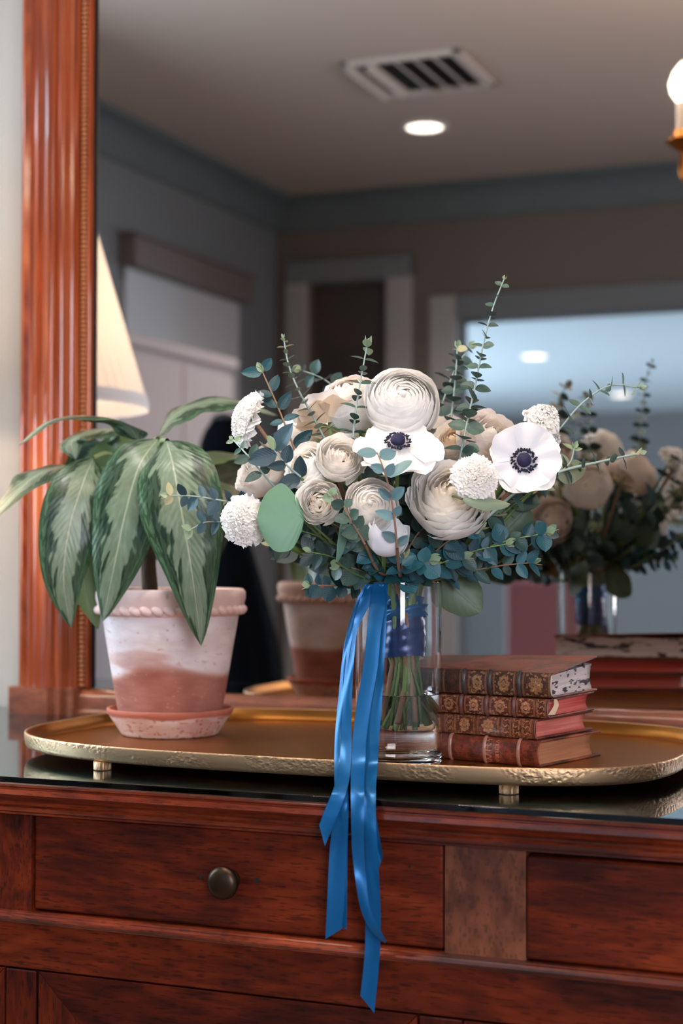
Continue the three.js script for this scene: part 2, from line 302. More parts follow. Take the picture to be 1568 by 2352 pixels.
  for (const [a, b] of [[-0.428, -0.388], [0.07, 0.116], [0.643, 0.78], [-1.09, -0.993]]) part(g, 'stile', grain(box(a, b, 0.13, y(-0.2205), ZD - 0.03, ZD - 0.0015, 0.002), 'y', 1, 2, a, a), wood.dark);
}
{
  const g = thing('glass_sheet', 'clear glass sheet with a dark teal edge lying on the dresser', 'glass sheet', V3((DX0 + DX1) / 2, T - 0.0065, -0.13));
  part(g, 'slab', box(DX0 - 0.02, DX1 + 0.02, T - 0.0064, T, ZB + 0.015, 0.2235, 0.001), new THREE.MeshPhysicalMaterial({ color: 0xffffff, roughness: 0.02, transmission: 1, thickness: 0.006, ior: 1.52, attenuationColor: 0x2f8aa0, attenuationDistance: 0.035 }));
}

// ---------------------------------------------------------------- mirror
{
  const xo = -0.817, xi = -0.683, yt = 2.44, rise = T + 0.042;
  const g = thing('wall_mirror', 'tall mirror in a glossy orange brown wooden frame with a beaded inner edge', 'mirror', V3(0.05, T, ZM + 0.02));
  const k = (px) => onZ(px, 900, ZM + 0.03).x;     // frame ridges measured at their distance
  const prof = [[xo, -0.055], [xo, 0.012], [xo + 0.003, 0.019], [xo + 0.009, 0.021], [xo + 0.013, 0.018], [xo + 0.015, 0.014], [xo + 0.022, 0.012], [xo + 0.030, 0.014], [xo + 0.040, 0.021], [xo + 0.050, 0.029], [xo + 0.058, 0.033], [xo + 0.064, 0.0335], [xo + 0.069, 0.031], [xo + 0.071, 0.025], [xo + 0.074, 0.024], [xo + 0.076, 0.029], [xo + 0.082, 0.032], [xo + 0.088, 0.029], [xo + 0.091, 0.022], [xo + 0.098, 0.016], [xo + 0.104, 0.016], [xo + 0.105, 0.008], [xo + 0.119, 0.008], [xo + 0.119, 0.012], [xo + 0.124, 0.012], [xo + 0.125, -0.001], [xo + 0.125, -0.055]];
  const stilePts = prof.map(([x, z]) => [x, ZM + z]);
  part(g, 'frame_side', grain(sweepY(stilePts, rise, yt, 0.9), 'y', 0.8, 2.4), wood.frame);
  part(g, 'frame_side', grain(sweepY(stilePts.map(([x, z]) => [0.1 - x, z]).reverse(), rise, yt, 0.9), 'y', 0.8, 2.4, 0.4), wood.frame);
  part(g, 'frame_head', grain(sweepX(stilePts.map(([x, z]) => [z, yt + x - xo - 0.125]).reverse(), xo, 0.1 - xo, 0.9), 'x', 0.8, 2.4), wood.frame);
  const black = M(0x0b0908, 0.5);
  part(g, 'black_rebate', box(xi - 0.0115, xi - 0.0030, rise, yt - 0.1, ZM - 0.012, ZM + 0.0015), black);
  part(g, 'black_rebate', box(0.1 - xi + 0.0030, 0.1 - xi + 0.0115, rise, yt - 0.1, ZM - 0.012, ZM + 0.001), black);
  const silver = new THREE.MeshPhysicalMaterial({ color: 0xc2bcb6, metalness: 1, roughness: 0.015 });
  part(g, 'mirror_glass', box(xo + 0.125, 0.1 - xo - 0.125, T + 0.03, yt - 0.1, ZM - 0.006, ZM), silver);
  part(g, 'backboard', box(xo + 0.02, 0.1 - xo - 0.02, T, yt - 0.03, ZM - 0.058, ZM - 0.007), M(0x4a3526, 0.9));
  const sph = new THREE.SphereGeometry(0.0035, 10, 8), bw = M(0xb06c40, 0.4, { clearcoat: 0.5 });
  part(g, 'bead_channel', box(xo + 0.1055, xo + 0.1185, rise, yt - 0.12, ZM + 0.004, ZM + 0.0086), M(0x2c1208, 0.6));
  const n = 185, y0 = rise + 0.004, dy = 0.0074;
  for (let i = 0; i < n; i++) { const m = part(g, 'bead', sph, bw); m.position.add(V3(xo + 0.112, y0 + i * dy, ZM + 0.0095)); m.scale.set(1.5, 0.92, 1); }
  // bottom rail with its own little moulding, and the block under the post
  const rail = [[ZM - 0.03, 0], [ZM + 0.028, 0], [ZM + 0.028, 0.006], [ZM + 0.024, 0.010], [ZM + 0.023, 0.028], [ZM + 0.0215, 0.032], [ZM + 0.017, 0.035], [ZM + 0.012, 0.039], [ZM + 0.004, 0.0405], [ZM - 0.03, 0.0405]];
  part(g, 'bottom_rail', grain(sweepX(rail.map(([z, v]) => [z, T + v]), xo + 0.1, 0.1 - xo - 0.1), 'x', 0.9, 2.2), wood.block);
  const blk = [[-0.826, 0.0], [-0.826, 0.030], [-0.822, 0.034], [-0.752, 0.034], [-0.748, 0.028], [-0.739, 0.028], [-0.737, 0.035], [-0.729, 0.035], [-0.726, 0.026], [-0.718, 0.028], [-0.716, 0.033], [-0.706, 0.033], [-0.703, 0.024], [-0.700, -0.02], [-0.826, -0.02]];
  for (const s of [0, 1]) {
    const b = blk.map(([x, z]) => [s ? 0.1 - x : x, ZM + z]); if (s) b.reverse();
    part(g, 'plinth_block', grain(sweepY(b, T, T + 0.042), 'x', 0.8, 2.2, s), wood.block);
  }
}

// ---------------------------------------------------------------- tray
const TF = T + 0.0121;                             // tray floor
{
  const cx = -0.121, cz = -0.105, L = 0.418, Rz = 0.262;
  const brassB = tex(2048, 64, (u, v) => { const m = smooth(0.32, 0.56, nz(u * 40, v * 2, 141, 3, 40, 2)); return clamp(0.55 + m * (nz(u * 760, v * 12, 147, 3, 760, 12) - 0.5) * 1.7 + 0.25 * (nz(u * 90, v * 5, 151, 2, 90, 5) - 0.5)); }, false);
  const brass = M(0xbd9a76, 0.46, { metalness: 1, bumpMap: brassB, bumpScale: 0.0007 }), brassIn = M(0xa46c32, 0.38, { metalness: 1 });
  const N = 200, sg = (v, c) => Math.sign(v) * Math.pow(Math.abs(v), 2 / (c > 0 ? 4 : 2.9)), ang = []; for (let i = 0; i <= N; i++) ang.push(i / N * Math.PI * 2);
  const ring = (inset, y) => ang.map((a) => V3(cx + sg(Math.cos(a), Math.cos(a)) * (inset > 0.255 ? 0.001 : L - inset), y, cz + sg(Math.sin(a), Math.cos(a)) * (inset > 0.255 ? 0.001 : Rz - inset)));
  const build = (st) => { const rings = st.map(([i, y]) => ring(i, T + y)); const arc = [0]; for (let i = 1; i < ang.length; i++) arc.push(arc[i - 1] + rings[0][i].distanceTo(rings[0][i - 1])); let l = 0; const cross = st.map((s, i) => (l += i ? Math.hypot(s[0] - st[i - 1][0], s[1] - st[i - 1][1]) : 0)); const g = grid(ang.length - 1, st.length - 1, (u, v, o) => { const i = Math.round(u * (ang.length - 1)), j = Math.round(v * (st.length - 1)); o.copy(rings[j][i]); }); const uv = g.attributes.uv; for (let i = 0; i < ang.length; i++) for (let j = 0; j < st.length; j++) uv.setXY(i * st.length + j, arc[i] / arc[arc.length - 1], cross[j] / 0.03); return g; };
  const g = thing('serving_tray', 'long oval brass tray with a rough outer rim on small feet', 'tray', V3(cx, T, cz));
  part(g, 'rim_wall', build([[0.012, 0.0097], [0.006, 0.0098], [0.003, 0.011], [0.0012, 0.0145], [0.0003, 0.0216], [0, 0.0268], [0.0004, 0.0286], [0.0014, 0.0292], [0.0028, 0.029], [0.0036, 0.028]]), brass, 'pale rough brass outer rim');
  part(g, 'tray_floor', build([[0.0034, 0.0282], [0.004, 0.0236], [0.0052, 0.0165], [0.009, 0.013], [0.015, 0.012], [0.06, 0.0119], [0.12, 0.0119], [0.18, 0.0119], [0.2615, 0.0119]]), brassIn, 'smooth golden brown inside of the tray');
  part(g, 'tray_floor', build([[0.2615, 0.0099], [0.1, 0.0098], [0.01, 0.0098]]), brassIn);
  for (const [px, py] of [[1168, 1823], [235, 1768]]) { const p = onY(px, py, T); for (const dz of [0.0, -0.40]) { if (dz < -0.1) { p.x += 0; } part(g, 'foot', lathe([[0.0001, 0], [0.009, 0], [0.0105, 0.001], [0.0105, 0.0099], [0.0001, 0.0100]], V3(p.x, T, p.z + dz), 24), brass); } }
}

// ---------------------------------------------------------------- stack of old books
function canvasTex(w, h, draw) { const c = document.createElement('canvas'); c.width = w; c.height = h; const x = c.getContext('2d'); draw(x, w, h); const t = new THREE.CanvasTexture(c); t.colorSpace = THREE.SRGBColorSpace; return t; }
const leatherBump = tex(256, 256, (u, v) => nz(u * 40, v * 40, 201, 4, 40, 40), false);
function spineTex(seed, base, gilt, panels, o = {}) {   // u along the spine (right end = 1), v over its thickness
  const r = rng(seed);
  return canvasTex(1024, 160, (x, w, h) => {
    x.fillStyle = base; x.fillRect(0, 0, w, h);
    for (let i = 0; i < 1500; i++) { const a = r(); x.fillStyle = a < 0.5 ? 'rgba(20,6,3,0.10)' : 'rgba(190,110,70,0.06)'; const s = 3 + r() * 26; x.beginPath(); x.ellipse(r() * w, r() * h, s, s * 0.5, r() * 3, 0, 7); x.fill(); }
    x.strokeStyle = gilt; x.fillStyle = gilt;
    for (const [a, b, kind] of panels) {
      const x0 = a * w, x1 = b * w, cx = (x0 + x1) / 2, cy = h / 2, pw = x1 - x0;
      x.globalAlpha = 0.52; x.lineWidth = 3;
      if (kind !== 'text') { for (const q of [x0, x0 + 6, x1 - 6, x1]) { x.beginPath(); x.moveTo(q, 14); x.lineTo(q, h - 14); x.stroke(); } }
      if (kind === 'flower') {
        for (let i = 0; i < 8; i++) { const t = i * Math.PI / 4; x.beginPath(); x.ellipse(cx + Math.cos(t) * pw * 0.19, cy + Math.sin(t) * 28, pw * 0.09, 11, t, 0, 7); x.fill(); }
        x.beginPath(); x.arc(cx, cy, pw * 0.1, 0, 7); x.fill();
        for (const sx of [-1, 1]) for (const sy of [-1, 1]) { x.beginPath(); x.arc(cx + sx * pw * 0.34, cy + sy * 46, 9, 0, 7); x.fill(); x.beginPath(); x.ellipse(cx + sx * pw * 0.22, cy + sy * 54, 12, 5, sx * sy * 0.7, 0, 7); x.fill(); }
        for (let i = 0; i < 26; i++) { x.beginPath(); x.arc(x0 + 10 + r() * (pw - 20), 18 + r() * (h - 36), 2 + r() * 4, 0, 7); x.fill(); }
      } else if (kind === 'scroll') {
        for (let k = 0; k < 4; k++) { const yy = 30 + k * 33; x.lineWidth = 5; x.beginPath(); x.arc(cx - 6, yy, pw * 0.22, 0.4, 4.2); x.stroke(); x.beginPath(); x.arc(cx + 7, yy + 16, pw * 0.2, 3.4, 7.2); x.stroke(); }
      } else if (kind === 'band') { x.globalAlpha = 0.8; x.fillRect(x0, 12, pw, h - 24); }
      else if (kind === 'text') { x.save(); x.translate(cx, cy); x.rotate(Math.PI / 2); x.globalAlpha = 0.7; x.textAlign = 'center'; x.font = 'bold 30px serif'; (o.lines ?? []).forEach((t, i) => x.fillText(t, 0, (o.flip ? -1 : 1) * (o.start + i * o.step))); x.restore(); }
    }
    x.globalAlpha = 1;
    for (let i = 0; i < 900; i++) { x.fillStyle = r() < 0.7 ? 'rgba(24,8,4,0.30)' : 'rgba(170,90,50,0.16)'; const s = 1 + r() * 6; x.fillRect(r() * w, r() * h, s * 1.6, s); }
  });
}
const pagesTex = (seed, c0, c1, fleck) => tex(256, 128, (u, v) => {
  const l = nz(u * 6, v * 90, seed, 2, 6, 90), b = nz(u * 5, v * 4, seed + 5, 3, 5, 4); let c = mixc(c0, c1, clamp(0.5 + (l - 0.5) * 1.0 + (b - 0.5) * 1.4));
  if (fleck) { const k = smooth(0.60, 0.66, nz(u * 44, v * 8, seed + 8, 3, 44, 8)); c = mixc(c, [40, 36, 42], k * 0.85); }
  return c;
});
const boardTex = (seed, a, b, c) => tex(256, 256, (u, v) => { const q = nz(u * 4, v * 5, seed, 4, 4, 5), s = nz(u * 30, v * 30, seed + 4, 3, 30, 30); const k = clamp((q - 0.3) * 2.4 + (s - 0.5) * 0.5); return k < 0.5 ? mixc(a, b, k * 2) : mixc(b, c, k * 2 - 1); });
function spineShape(t, bulge, pad = 0) {           // half ellipse of [z, y]
  const p = []; for (let i = 0; i <= 20; i++) { const a = -Math.PI / 2 + Math.PI * i / 20; p.push([Math.pow(Math.cos(a), 0.8) * (bulge + pad), t / 2 + Math.sin(a) * (t / 2 + pad)]); } return p;
}
function book(y, t, L, Wd, corner, deg, o) {
  const g = thing('old_book', o.label, 'book', V3(corner.x, y, corner.z)); g.rotation.y = -deg * Math.PI / 180;
  const leather = M(0xffffff, 0.52, { map: o.board, bumpMap: leatherBump, bumpScale: 0.0005, clearcoat: 0.15, clearcoatRoughness: 0.4 });
  const bt = 0.0026, ov = o.over ?? 0.003;
  const wg = o.wedge ?? 0, bd = (y0, lift, wd = 0) => { const b = new RoundedBoxGeometry(L, bt, Wd, 2, 0.0009), p = b.attributes.position; b.translate(-L / 2, y0 + bt / 2, -Wd / 2); for (let i = 0; i < p.count; i++) { const k = clamp(-p.getZ(i) / Wd), q = smooth(-0.05, 0, p.getX(i)); p.setY(i, p.getY(i) + wd * k + lift * k * k * q + (nz(p.getX(i) * 60, p.getZ(i) * 60, o.seed, 2) - 0.5) * 0.0006); } b.computeVertexNormals(); return grain(b, 'x', 5, 5, o.seed * 0.37, o.seed * 0.11); };
  local(g, 'cover_board', bd(0, 0), leather); local(g, 'cover_board', bd(t - bt, o.lift ?? 0.0, wg), leather);
  const pg = grid(30, 16, (u, v, out) => {          // page block with its hollow fore-edge
    const a = u * 4, s = Math.floor(Math.min(a, 3.999)), f = a - s, x0 = -ov, x1 = -L + ov, z0 = -0.002, z1 = -Wd + ov + 0.002;
    const yy = bt + v * (t - 2 * bt + (s === 0 ? wg * f : s === 1 ? wg : s === 2 ? wg * (1 - f) : 0)), hol = -0.006 * Math.sin(Math.PI * v), fl = (nz(v * 40, s, o.seed, 2) - 0.5) * 0.0006;
    if (s === 0) out.set(x0 + fl, yy, lerp(z0, z1 - hol, f)); else if (s === 1) out.set(lerp(x0, x1, f), yy, z1 - hol); else if (s === 2) out.set(x1, yy, lerp(z1 - hol, z0, f)); else out.set(lerp(x1, x0, f), yy, z0);
  });
  local(g, 'page_block', pg, M(0xffffff, 0.8, { map: o.pages }));
  const sp = spineShape(t, o.bulge ?? 0.006), n = sp.length - 1;
  local(g, 'spine', grid(40, n, (u, v, out) => { const [z, yy] = sp[Math.round(v * n)], e = smooth(0, 0.03, Math.min(u, 1 - u)); out.set(-L + u * L, yy + (nz(u * 50, v * 3, o.seed + 2, 2) - 0.5) * 0.0008, z - (1 - e) * 0.0007); }), M(0xffffff, 0.42, { map: o.spine, bumpMap: leatherBump, bumpScale: 0.0004, clearcoat: 0.3, clearcoatRoughness: 0.3 }));
  for (const b of o.bands ?? []) {
    const s2 = spineShape(t, o.bulge ?? 0.006, 0.0014);
    local(g, 'raised_band', grid(6, n, (u, v, out) => { const k = Math.sin(Math.PI * clamp(u)), [z0, y0] = sp[Math.round(v * n)], [z1, y1] = s2[Math.round(v * n)]; const q = Math.pow(k, 0.5); out.set(-L * (1 - b) + (u - 0.5) * 0.0048, lerp(y0, y1, q), lerp(z0, z1, q)); }), M(o.bandColor ?? 0x6a3a2a, 0.38, { clearcoat: 0.4, bumpMap: leatherBump, bumpScale: 0.0003 }), o.bandLabel);
  }
  for (const k of [0, 1]) local(g, 'head_cap', new THREE.TorusGeometry(t * 0.36, 0.0011, 6, 18, Math.PI).rotateZ(-Math.PI / 2).rotateY(-Math.PI / 2 * 1).scale(1, 1.15, 0.5).translate(k ? -L + 0.001 : -0.001, t / 2, 0.001), M(o.cap ?? 0x5a2a1c, 0.5));
  return g;
}
const c4 = onY(1243, 1763, TF), bookY = [TF, TF + 0.0305, TF + 0.0545, TF + 0.0775];
book(bookY[0], 0.0298, 0.205, 0.138, c4, 15.5, { seed: 31, label: 'thick brown leather book with tan page edges, lowest of the stack', board: boardTex(311, [70, 28, 18], [116, 52, 34], [150, 84, 58]), pages: pagesTex(312, [150, 98, 66], [186, 128, 90]), bulge: 0.007, bands: [0.20, 0.42, 0.65, 0.87], bandColor: 0x9a6a58, spine: spineTex(313, '#6e2c1c', '#c98f6a', [[0.60, 0.78, 'text']], { lines: ['LETTERE', 'LA FAR', '—', 'VERRA'], start: 36, step: -24 }), over: 0.004, cap: 0x8a4a34 });
book(bookY[1], 0.0232, 0.205, 0.128, c4.clone().add(V3(-0.005, 0, -0.002)), 15.5, { seed: 32, label: 'smooth spined leather book with red page edges, third from the top', board: boardTex(321, [62, 24, 14], [104, 46, 28], [130, 66, 40]), pages: pagesTex(322, [176, 62, 54], [216, 132, 116]), bulge: 0.004, spine: spineTex(323, '#5c2a18', '#c89a68', [[0.06, 0.14, 'band'], [0.2, 0.36, 'flower'], [0.40, 0.47, 'scroll'], [0.47, 0.6, 'flower'], [0.62, 0.76, 'flower'], [0.78, 0.84, 'scroll'], [0.85, 0.90, 'scroll'], [0.91, 0.97, 'scroll']]), cap: 0x6a4438 });
book(bookY[2], 0.0222, 0.205, 0.122, c4.clone().add(V3(0.009, 0, -0.004)), 10.5, { seed: 33, label: 'leather book with red page edges and raised bands, second from the top', board: boardTex(331, [56, 22, 14], [96, 42, 26], [126, 62, 40]), pages: pagesTex(332, [184, 56, 50], [218, 124, 112]), bulge: 0.006, bands: [0.16, 0.31, 0.46, 0.62, 0.79], bandColor: 0x5a342a, spine: spineTex(333, '#4e2016', '#cfa070', [[0.18, 0.29, 'flower'], [0.33, 0.44, 'flower'], [0.485, 0.60, 'flower'], [0.645, 0.77, 'flower'], [0.81, 0.92, 'flower'], [0.93, 0.985, 'scroll']]), cap: 0x7a6a70 });
const b1 = book(bookY[3], 0.0285, 0.205, 0.124, c4.clone().add(V3(0.0135, 0, -0.004)), 9.5, { seed: 34, label: 'topmost book of the stack, worn reddish cover and speckled white page edges', board: boardTex(341, [84, 40, 28], [140, 58, 36], [120, 76, 58]), pages: pagesTex(342, [190, 178, 176], [224, 214, 212], true), bulge: 0.006, bands: [0.16, 0.30, 0.46, 0.62, 0.80], bandColor: 0x2e2220, spine: spineTex(343, '#33201a', '#b98e58', [[0.18, 0.28, 'band2'], [0.33, 0.44, 'band2'], [0.49, 0.60, 'flower'], [0.645, 0.775, 'flower'], [0.825, 0.985, 'flower']]), lift: 0.006, wedge: 0.007, over: 0.002, cap: 0xb8a49a });
{
  const a = at(1275, 1606, 1.808), b = at(1277, 1620, 1.800), c = at(1266, 1642, 1.797), s = RT.clone().multiplyScalar(0.0034), pts = [a, b, c].map((p) => p);
  const crv = new THREE.CatmullRomCurve3(pts), g = grid(12, 2, (u, v, o) => o.copy(crv.getPoint(u)).addScaledVector(s, (v - 0.5) * 2 * lerp(0.5, 1.1, u)).addScaledVector(FW, -0.0006 * Math.sin(v * Math.PI)));
  const m = thing('bookmark_ribbon', 'small beige ribbon bookmark hanging from the red page edges of a book', 'bookmark', a); part(m, 'ribbon_end', g, M(0xb09a80, 0.6));
}

// ---------------------------------------------------------------- terracotta pot, saucer and plant
const potTex = tex(512, 256, (u, v) => {            // v = 0 bottom, 1 top; lime bloom over the upper part with its own ragged outline
  const line = 0.49 + 0.025 * Math.sin(u * 6.283 * 2 + 0.6) + 0.12 * (nz(u * 6, v * 3, 401, 4, 6, 99) - 0.5), w = smooth(-0.03, 0.05, v - line), pat = nz(u * 12, v * 8, 411, 4, 12, 99), sp = nz(u * 70, v * 40, 421, 3, 70, 99);
  let c = mixc([150, 90, 74], [172, 114, 98], clamp((pat - 0.3) * 1.8)); const white = mixc([206, 186, 182], [232, 222, 224], clamp((pat - 0.25) * 1.7));
  const thin = smooth(0.48, 0.66, nz(u * 5 + 3, v * 5, 431, 3, 5, 99)) * smooth(0.9, 0.5, v) * 0.55;
  c = mixc(c, white, w * (1 - thin)); const d = smooth(0.74, 0.80, sp); c = mixc(c, w > 0.5 ? [190, 140, 124] : [196, 146, 126], d * 0.5);
  return c;
});
const saucerTex = tex(512, 64, (u, v) => { const p = nz(u * 14, v * 3, 441, 4, 14, 99), sp = nz(u * 80, v * 10, 451, 3, 80, 99); let c = mixc([206, 176, 164], [226, 208, 202], clamp((p - 0.3) * 2)); const rim = smooth(0.70, 0.78, v + (p - 0.5) * 0.15); c = mixc(c, [168, 88, 66], rim * 0.9); return mixc(c, [172, 104, 84], smooth(0.64, 0.74, sp) * 0.6 + smooth(0.62, 0.72, nz(u * 9, v * 2, 461, 2, 9, 99)) * 0.4); });
const clayBump = tex(256, 256, (u, v) => nz(u * 30, v * 30, 471, 4, 30, 30), false);
const clay = (map) => M(0xffffff, 0.88, { map, bumpMap: clayBump, bumpScale: 0.0006 });
const PC = V3(-0.397, 0, -0.132), PZ = PC.z; PC.y = TF;
{
  const s = thing('plant_saucer', 'round whitish terracotta saucer under the plant pot', 'saucer', PC);
  const H = 0.036;
  const o = lathe([[0.0001, 0], [0.062, 0], [0.064, 0.002], [0.074, 0.017], [0.081, 0.027], [0.0835, 0.031], [0.0838, H - 0.001], [0.082, H], [0.0790, H - 0.001], [0.077, H - 0.008], [0.066, 0.012], [0.055, 0.009], [0.0001, 0.009]], PC, 96);
  const uv = o.attributes.uv, p = o.attributes.position; for (let i = 0; i < uv.count; i++) { uv.setX(i, uv.getX(i)); uv.setY(i, clamp((p.getY(i) - PC.y) / H)); }
  part(s, 'saucer_dish', o, clay(saucerTex));
  const g = thing('terracotta_pot', 'tapered terracotta pot with chalky white bloom and a rope rim', 'plant pot', V3(PC.x, PC.y + 0.0092, PC.z));
  const y0 = 0.0092, HP = 0.193, rb = 0.066, rt = 0.0925, body = [[0.0001, y0], [rb - 0.004, y0], [rb, y0 + 0.004]];
  for (let i = 1; i <= 14; i++) { const t = i / 14; body.push([lerp(rb, rt - 0.002, t), lerp(y0 + 0.004, HP - 0.034, t)]); }
  const bg = lathe(body, PC, 96), buv = bg.attributes.uv, bp = bg.attributes.position; for (let i = 0; i < buv.count; i++) buv.setXY(i, buv.getX(i), clamp((bp.getY(i) - PC.y) / (HP - 0.03)) * 0.98);
  part(g, 'pot_body', bg, clay(potTex));
  const cg = lathe([[rt - 0.003, HP - 0.036], [rt + 0.001, HP - 0.033], [rt + 0.0045, HP - 0.022], [rt + 0.0072, HP - 0.012], [rt + 0.0068, HP - 0.004], [rt + 0.003, HP], [rt - 0.004, HP - 0.001], [rt - 0.008, HP - 0.006], [rt - 0.010, HP - 0.02], [rt - 0.014, HP - 0.05]], PC, 96), cuv = cg.attributes.uv; for (let i = 0; i < cuv.count; i++) cuv.setXY(i, cuv.getX(i), 0.70 + 0.2 * cuv.getY(i));
  part(g, 'pot_collar', cg, M(0xfff0ea, 0.88, { map: potTex, bumpMap: clayBump, bumpScale: 0.0008 }));
  const segs = [], n = 40, rr = rng(5);
  for (let i = 0; i < n; i++) { const e = new THREE.SphereGeometry(1, 12, 8); e.scale(0.0086 + rr() * 0.001, 0.0056, 0.0066); e.rotateZ(-0.5); e.translate(0, 0, rt + 0.0026); e.rotateY(i / n * Math.PI * 2); e.translate(PC.x, PC.y + HP - 0.0275, PC.z); const q = e.attributes.uv; for (let k = 0; k < q.count; k++) q.setXY(k, (i + q.getX(k)) / n, 0.8); segs.push(e); }
  part(g, 'rope_trim', mergeGeometries(segs), M(0xffeee6, 0.88, { map: potTex, bumpMap: clayBump, bumpScale: 0.0006 }));
  const soil = new THREE.CircleGeometry(rt - 0.012, 40); soil.rotateX(-Math.PI / 2); const sp = soil.attributes.position; for (let i = 0; i < sp.count; i++) sp.setY(i, 0.004 * (nz(sp.getX(i) * 80 + 9, sp.getZ(i) * 80 + 9, 3, 3) - 0.5)); soil.computeVertexNormals(); soil.translate(PC.x, PC.y + HP - 0.03, PC.z);
  part(g, 'soil', soil, M(0x2e2018, 1));
}
const leafVar = tex(512, 512, (u, v) => {           // u along the leaf, v across (0.5 = midrib): silver blade with dark feathered margins
  const s = v * 2 - 1, m = Math.abs(s), sd = s > 0 ? 40 : 0, vein = u * 9 - m * 2.6;
  const q = nz(vein * 1.6, m * 3 + sd, 501, 3), f = nz(vein * 6, m * 7 + sd, 511, 2), g = nz(vein * 14, m * 2 + sd, 521, 2);
  const inner = 0.46 + (q - 0.5) * 0.66 + 0.10 * Math.sin(u * 3.1 * 3) * 0.4;
  let c = mixc([106, 126, 102], [134, 150, 128], clamp((nz(vein * 3, m * 9 + sd, 531, 3) - 0.3) * 1.6));
  const dark = smooth(inner - 0.05, inner + 0.05, m + (f - 0.5) * 0.16), stripe = smooth(0.44, 0.60, nz(vein * 2.2, m * 26 + sd, 541, 2));
  const edge = smooth(0.72, 0.84, m + (g - 0.5) * 0.12);
  c = mixc(c, [26, 50, 32], dark * (1 - edge * 0.3) * (0.68 + 0.32 * stripe));
  c = mixc(c, stripe > 0.5 ? [44, 78, 50] : [82, 116, 82], edge * 0.7);
  c = mixc(c, [186, 192, 168], smooth(0.035, 0.012, m) * 0.7);
  return c;
});
const leafRib = tex(512, 256, (u, v) => { const s = v * 2 - 1, m = Math.abs(s); return 0.5 - 0.4 * smooth(0.05, 0.0, m) + 0.14 * Math.sin((u * 9 - m * 2.6) * 16); }, false);
const lm = { big: M(0xffffff, 0.34, { map: leafVar, bumpMap: leafRib, bumpScale: 0.0008, transmission: 0.12, clearcoat: 0.2, clearcoatRoughness: 0.3, specularIntensity: 0.6 }), back: M(0x63794a, 0.45, { bumpMap: leafRib, bumpScale: 0.0006, transmission: 0.15 }), petiole: M(0x7d9060, 0.5), trunk: M(0x3b2c20, 0.9, { bumpMap: clayBump, bumpScale: 0.002 }) };
{
  const g = thing('potted_foliage_plant', 'houseplant with long silver and dark green variegated leaves in the terracotta pot', 'plant', V3(PC.x, PC.y + 0.17, PC.z));
  const q = (p) => at(p[0], p[1], p[2]);
  part(g, 'trunk', tube([q([345, 1365, 2.15]), q([340, 1270, 2.15]), q([345, 1150, 2.15]), q([352, 1050, 2.15])], 0.011, 20, 10, 0.6), lm.trunk);
  function leaf(pts, w, o = {}) {                   // w: half width in metres
    const c = new THREE.CatmullRomCurve3(pts.map(q)), n = o.n ?? FW.clone().negate(), k = o.curve ?? 0.22, tw = o.twist ?? 0;
    const geo = grid(28, 14, (u, v, out) => {
      const p = c.getPoint(u), t = c.getTangent(u), s = v * 2 - 1, side = V3(0, 0, 0).crossVectors(n, t).normalize(), up = V3(0, 0, 0).crossVectors(t, side).normalize();
      const ang = tw * u + (o.roll ?? 0), a = side.clone().multiplyScalar(Math.cos(ang)).addScaledVector(up, Math.sin(ang)), b = V3(0, 0, 0).crossVectors(t, a);
      const sh = Math.pow(Math.sin(Math.PI * Math.pow(u, o.pow ?? 0.72)), 0.8) * (1 - 0.12 * u), wave = Math.sin(u * 19 + s * 2 + (o.ph ?? 0)) * 0.05 * Math.abs(s);
      out.copy(p).addScaledVector(a, s * w * sh * (s > 0 ? (o.wr ?? 1) : (o.wl ?? 1))).addScaledVector(b, w * sh * (-(k * s * s) + (o.fold ?? 0.10) * Math.abs(s) + wave));
    });
    return part(g, 'leaf', geo, o.mat ?? lm.big, o.label);
  }
  leaf([[382, 1012, 2.02], [398, 1070, 1.985], [418, 1180, 1.965], [440, 1310, 1.965], [462, 1484, 1.985]], 0.055, { pow: 0.82, roll: 0.0, label: 'front leaf hanging over the pot rim' });
  leaf([[362, 1008, 2.08], [322, 1065, 2.05], [290, 1170, 2.035], [262, 1300, 2.035], [236, 1428, 2.05]], 0.051, { pow: 0.8, roll: 0.22, ph: 1 });
  leaf([[214, 1052, 2.12], [190, 1110, 2.09], [160, 1210, 2.075], [146, 1330, 2.075], [163, 1443, 2.09]], 0.043, { pow: 0.8, roll: -0.15, ph: 2 });
  leaf([[300, 1060, 2.2], [250, 1180, 2.15], [195, 1320, 2.12], [226, 1447, 2.12]], 0.032, { mat: lm.back, pow: 0.85, ph: 3 });
  leaf([[318, 1012, 2.17], [295, 980, 2.15], [220, 958, 2.12], [120, 965, 2.09], [36, 1028, 2.07]], 0.036, { n: V3(0.1, 0.96, 0.15).normalize(), roll: 0.10, pow: 0.8, mat: lm.big, k: 0.1, ph: 4 });
  leaf([[205, 1072, 2.18], [150, 1072, 2.16], [90, 1088, 2.13], [40, 1128, 2.1], [-60, 1235, 2.06]], 0.034, { n: V3(0.12, 1, 0.02).normalize(), curve: 0.08, fold: 0.04, roll: -0.02, pow: 0.8, ph: 5 });
  leaf([[292, 1040, 2.24], [270, 992, 2.24], [215, 992, 2.22], [165, 1012, 2.2], [174, 1055, 2.19]], 0.034, { n: V3(0.1, 0.8, 0.5).normalize(), roll: 0.2, pow: 0.85, ph: 6 });
  leaf([[364, 1002, 2.16], [398, 955, 2.16], [455, 928, 2.17], [540, 922, 2.18], [640, 955, 2.2]], 0.040, { n: V3(-0.1, 0.78, 0.55).normalize(), pow: 0.85, roll: -0.1, ph: 7 });
  leaf([[385, 1020, 2.2], [450, 1055, 2.22], [510, 1042, 2.24], [600, 1060, 2.26]], 0.034, { n: V3(0, 0.9, 0.4).normalize(), mat: lm.back, pow: 0.85, ph: 8 });
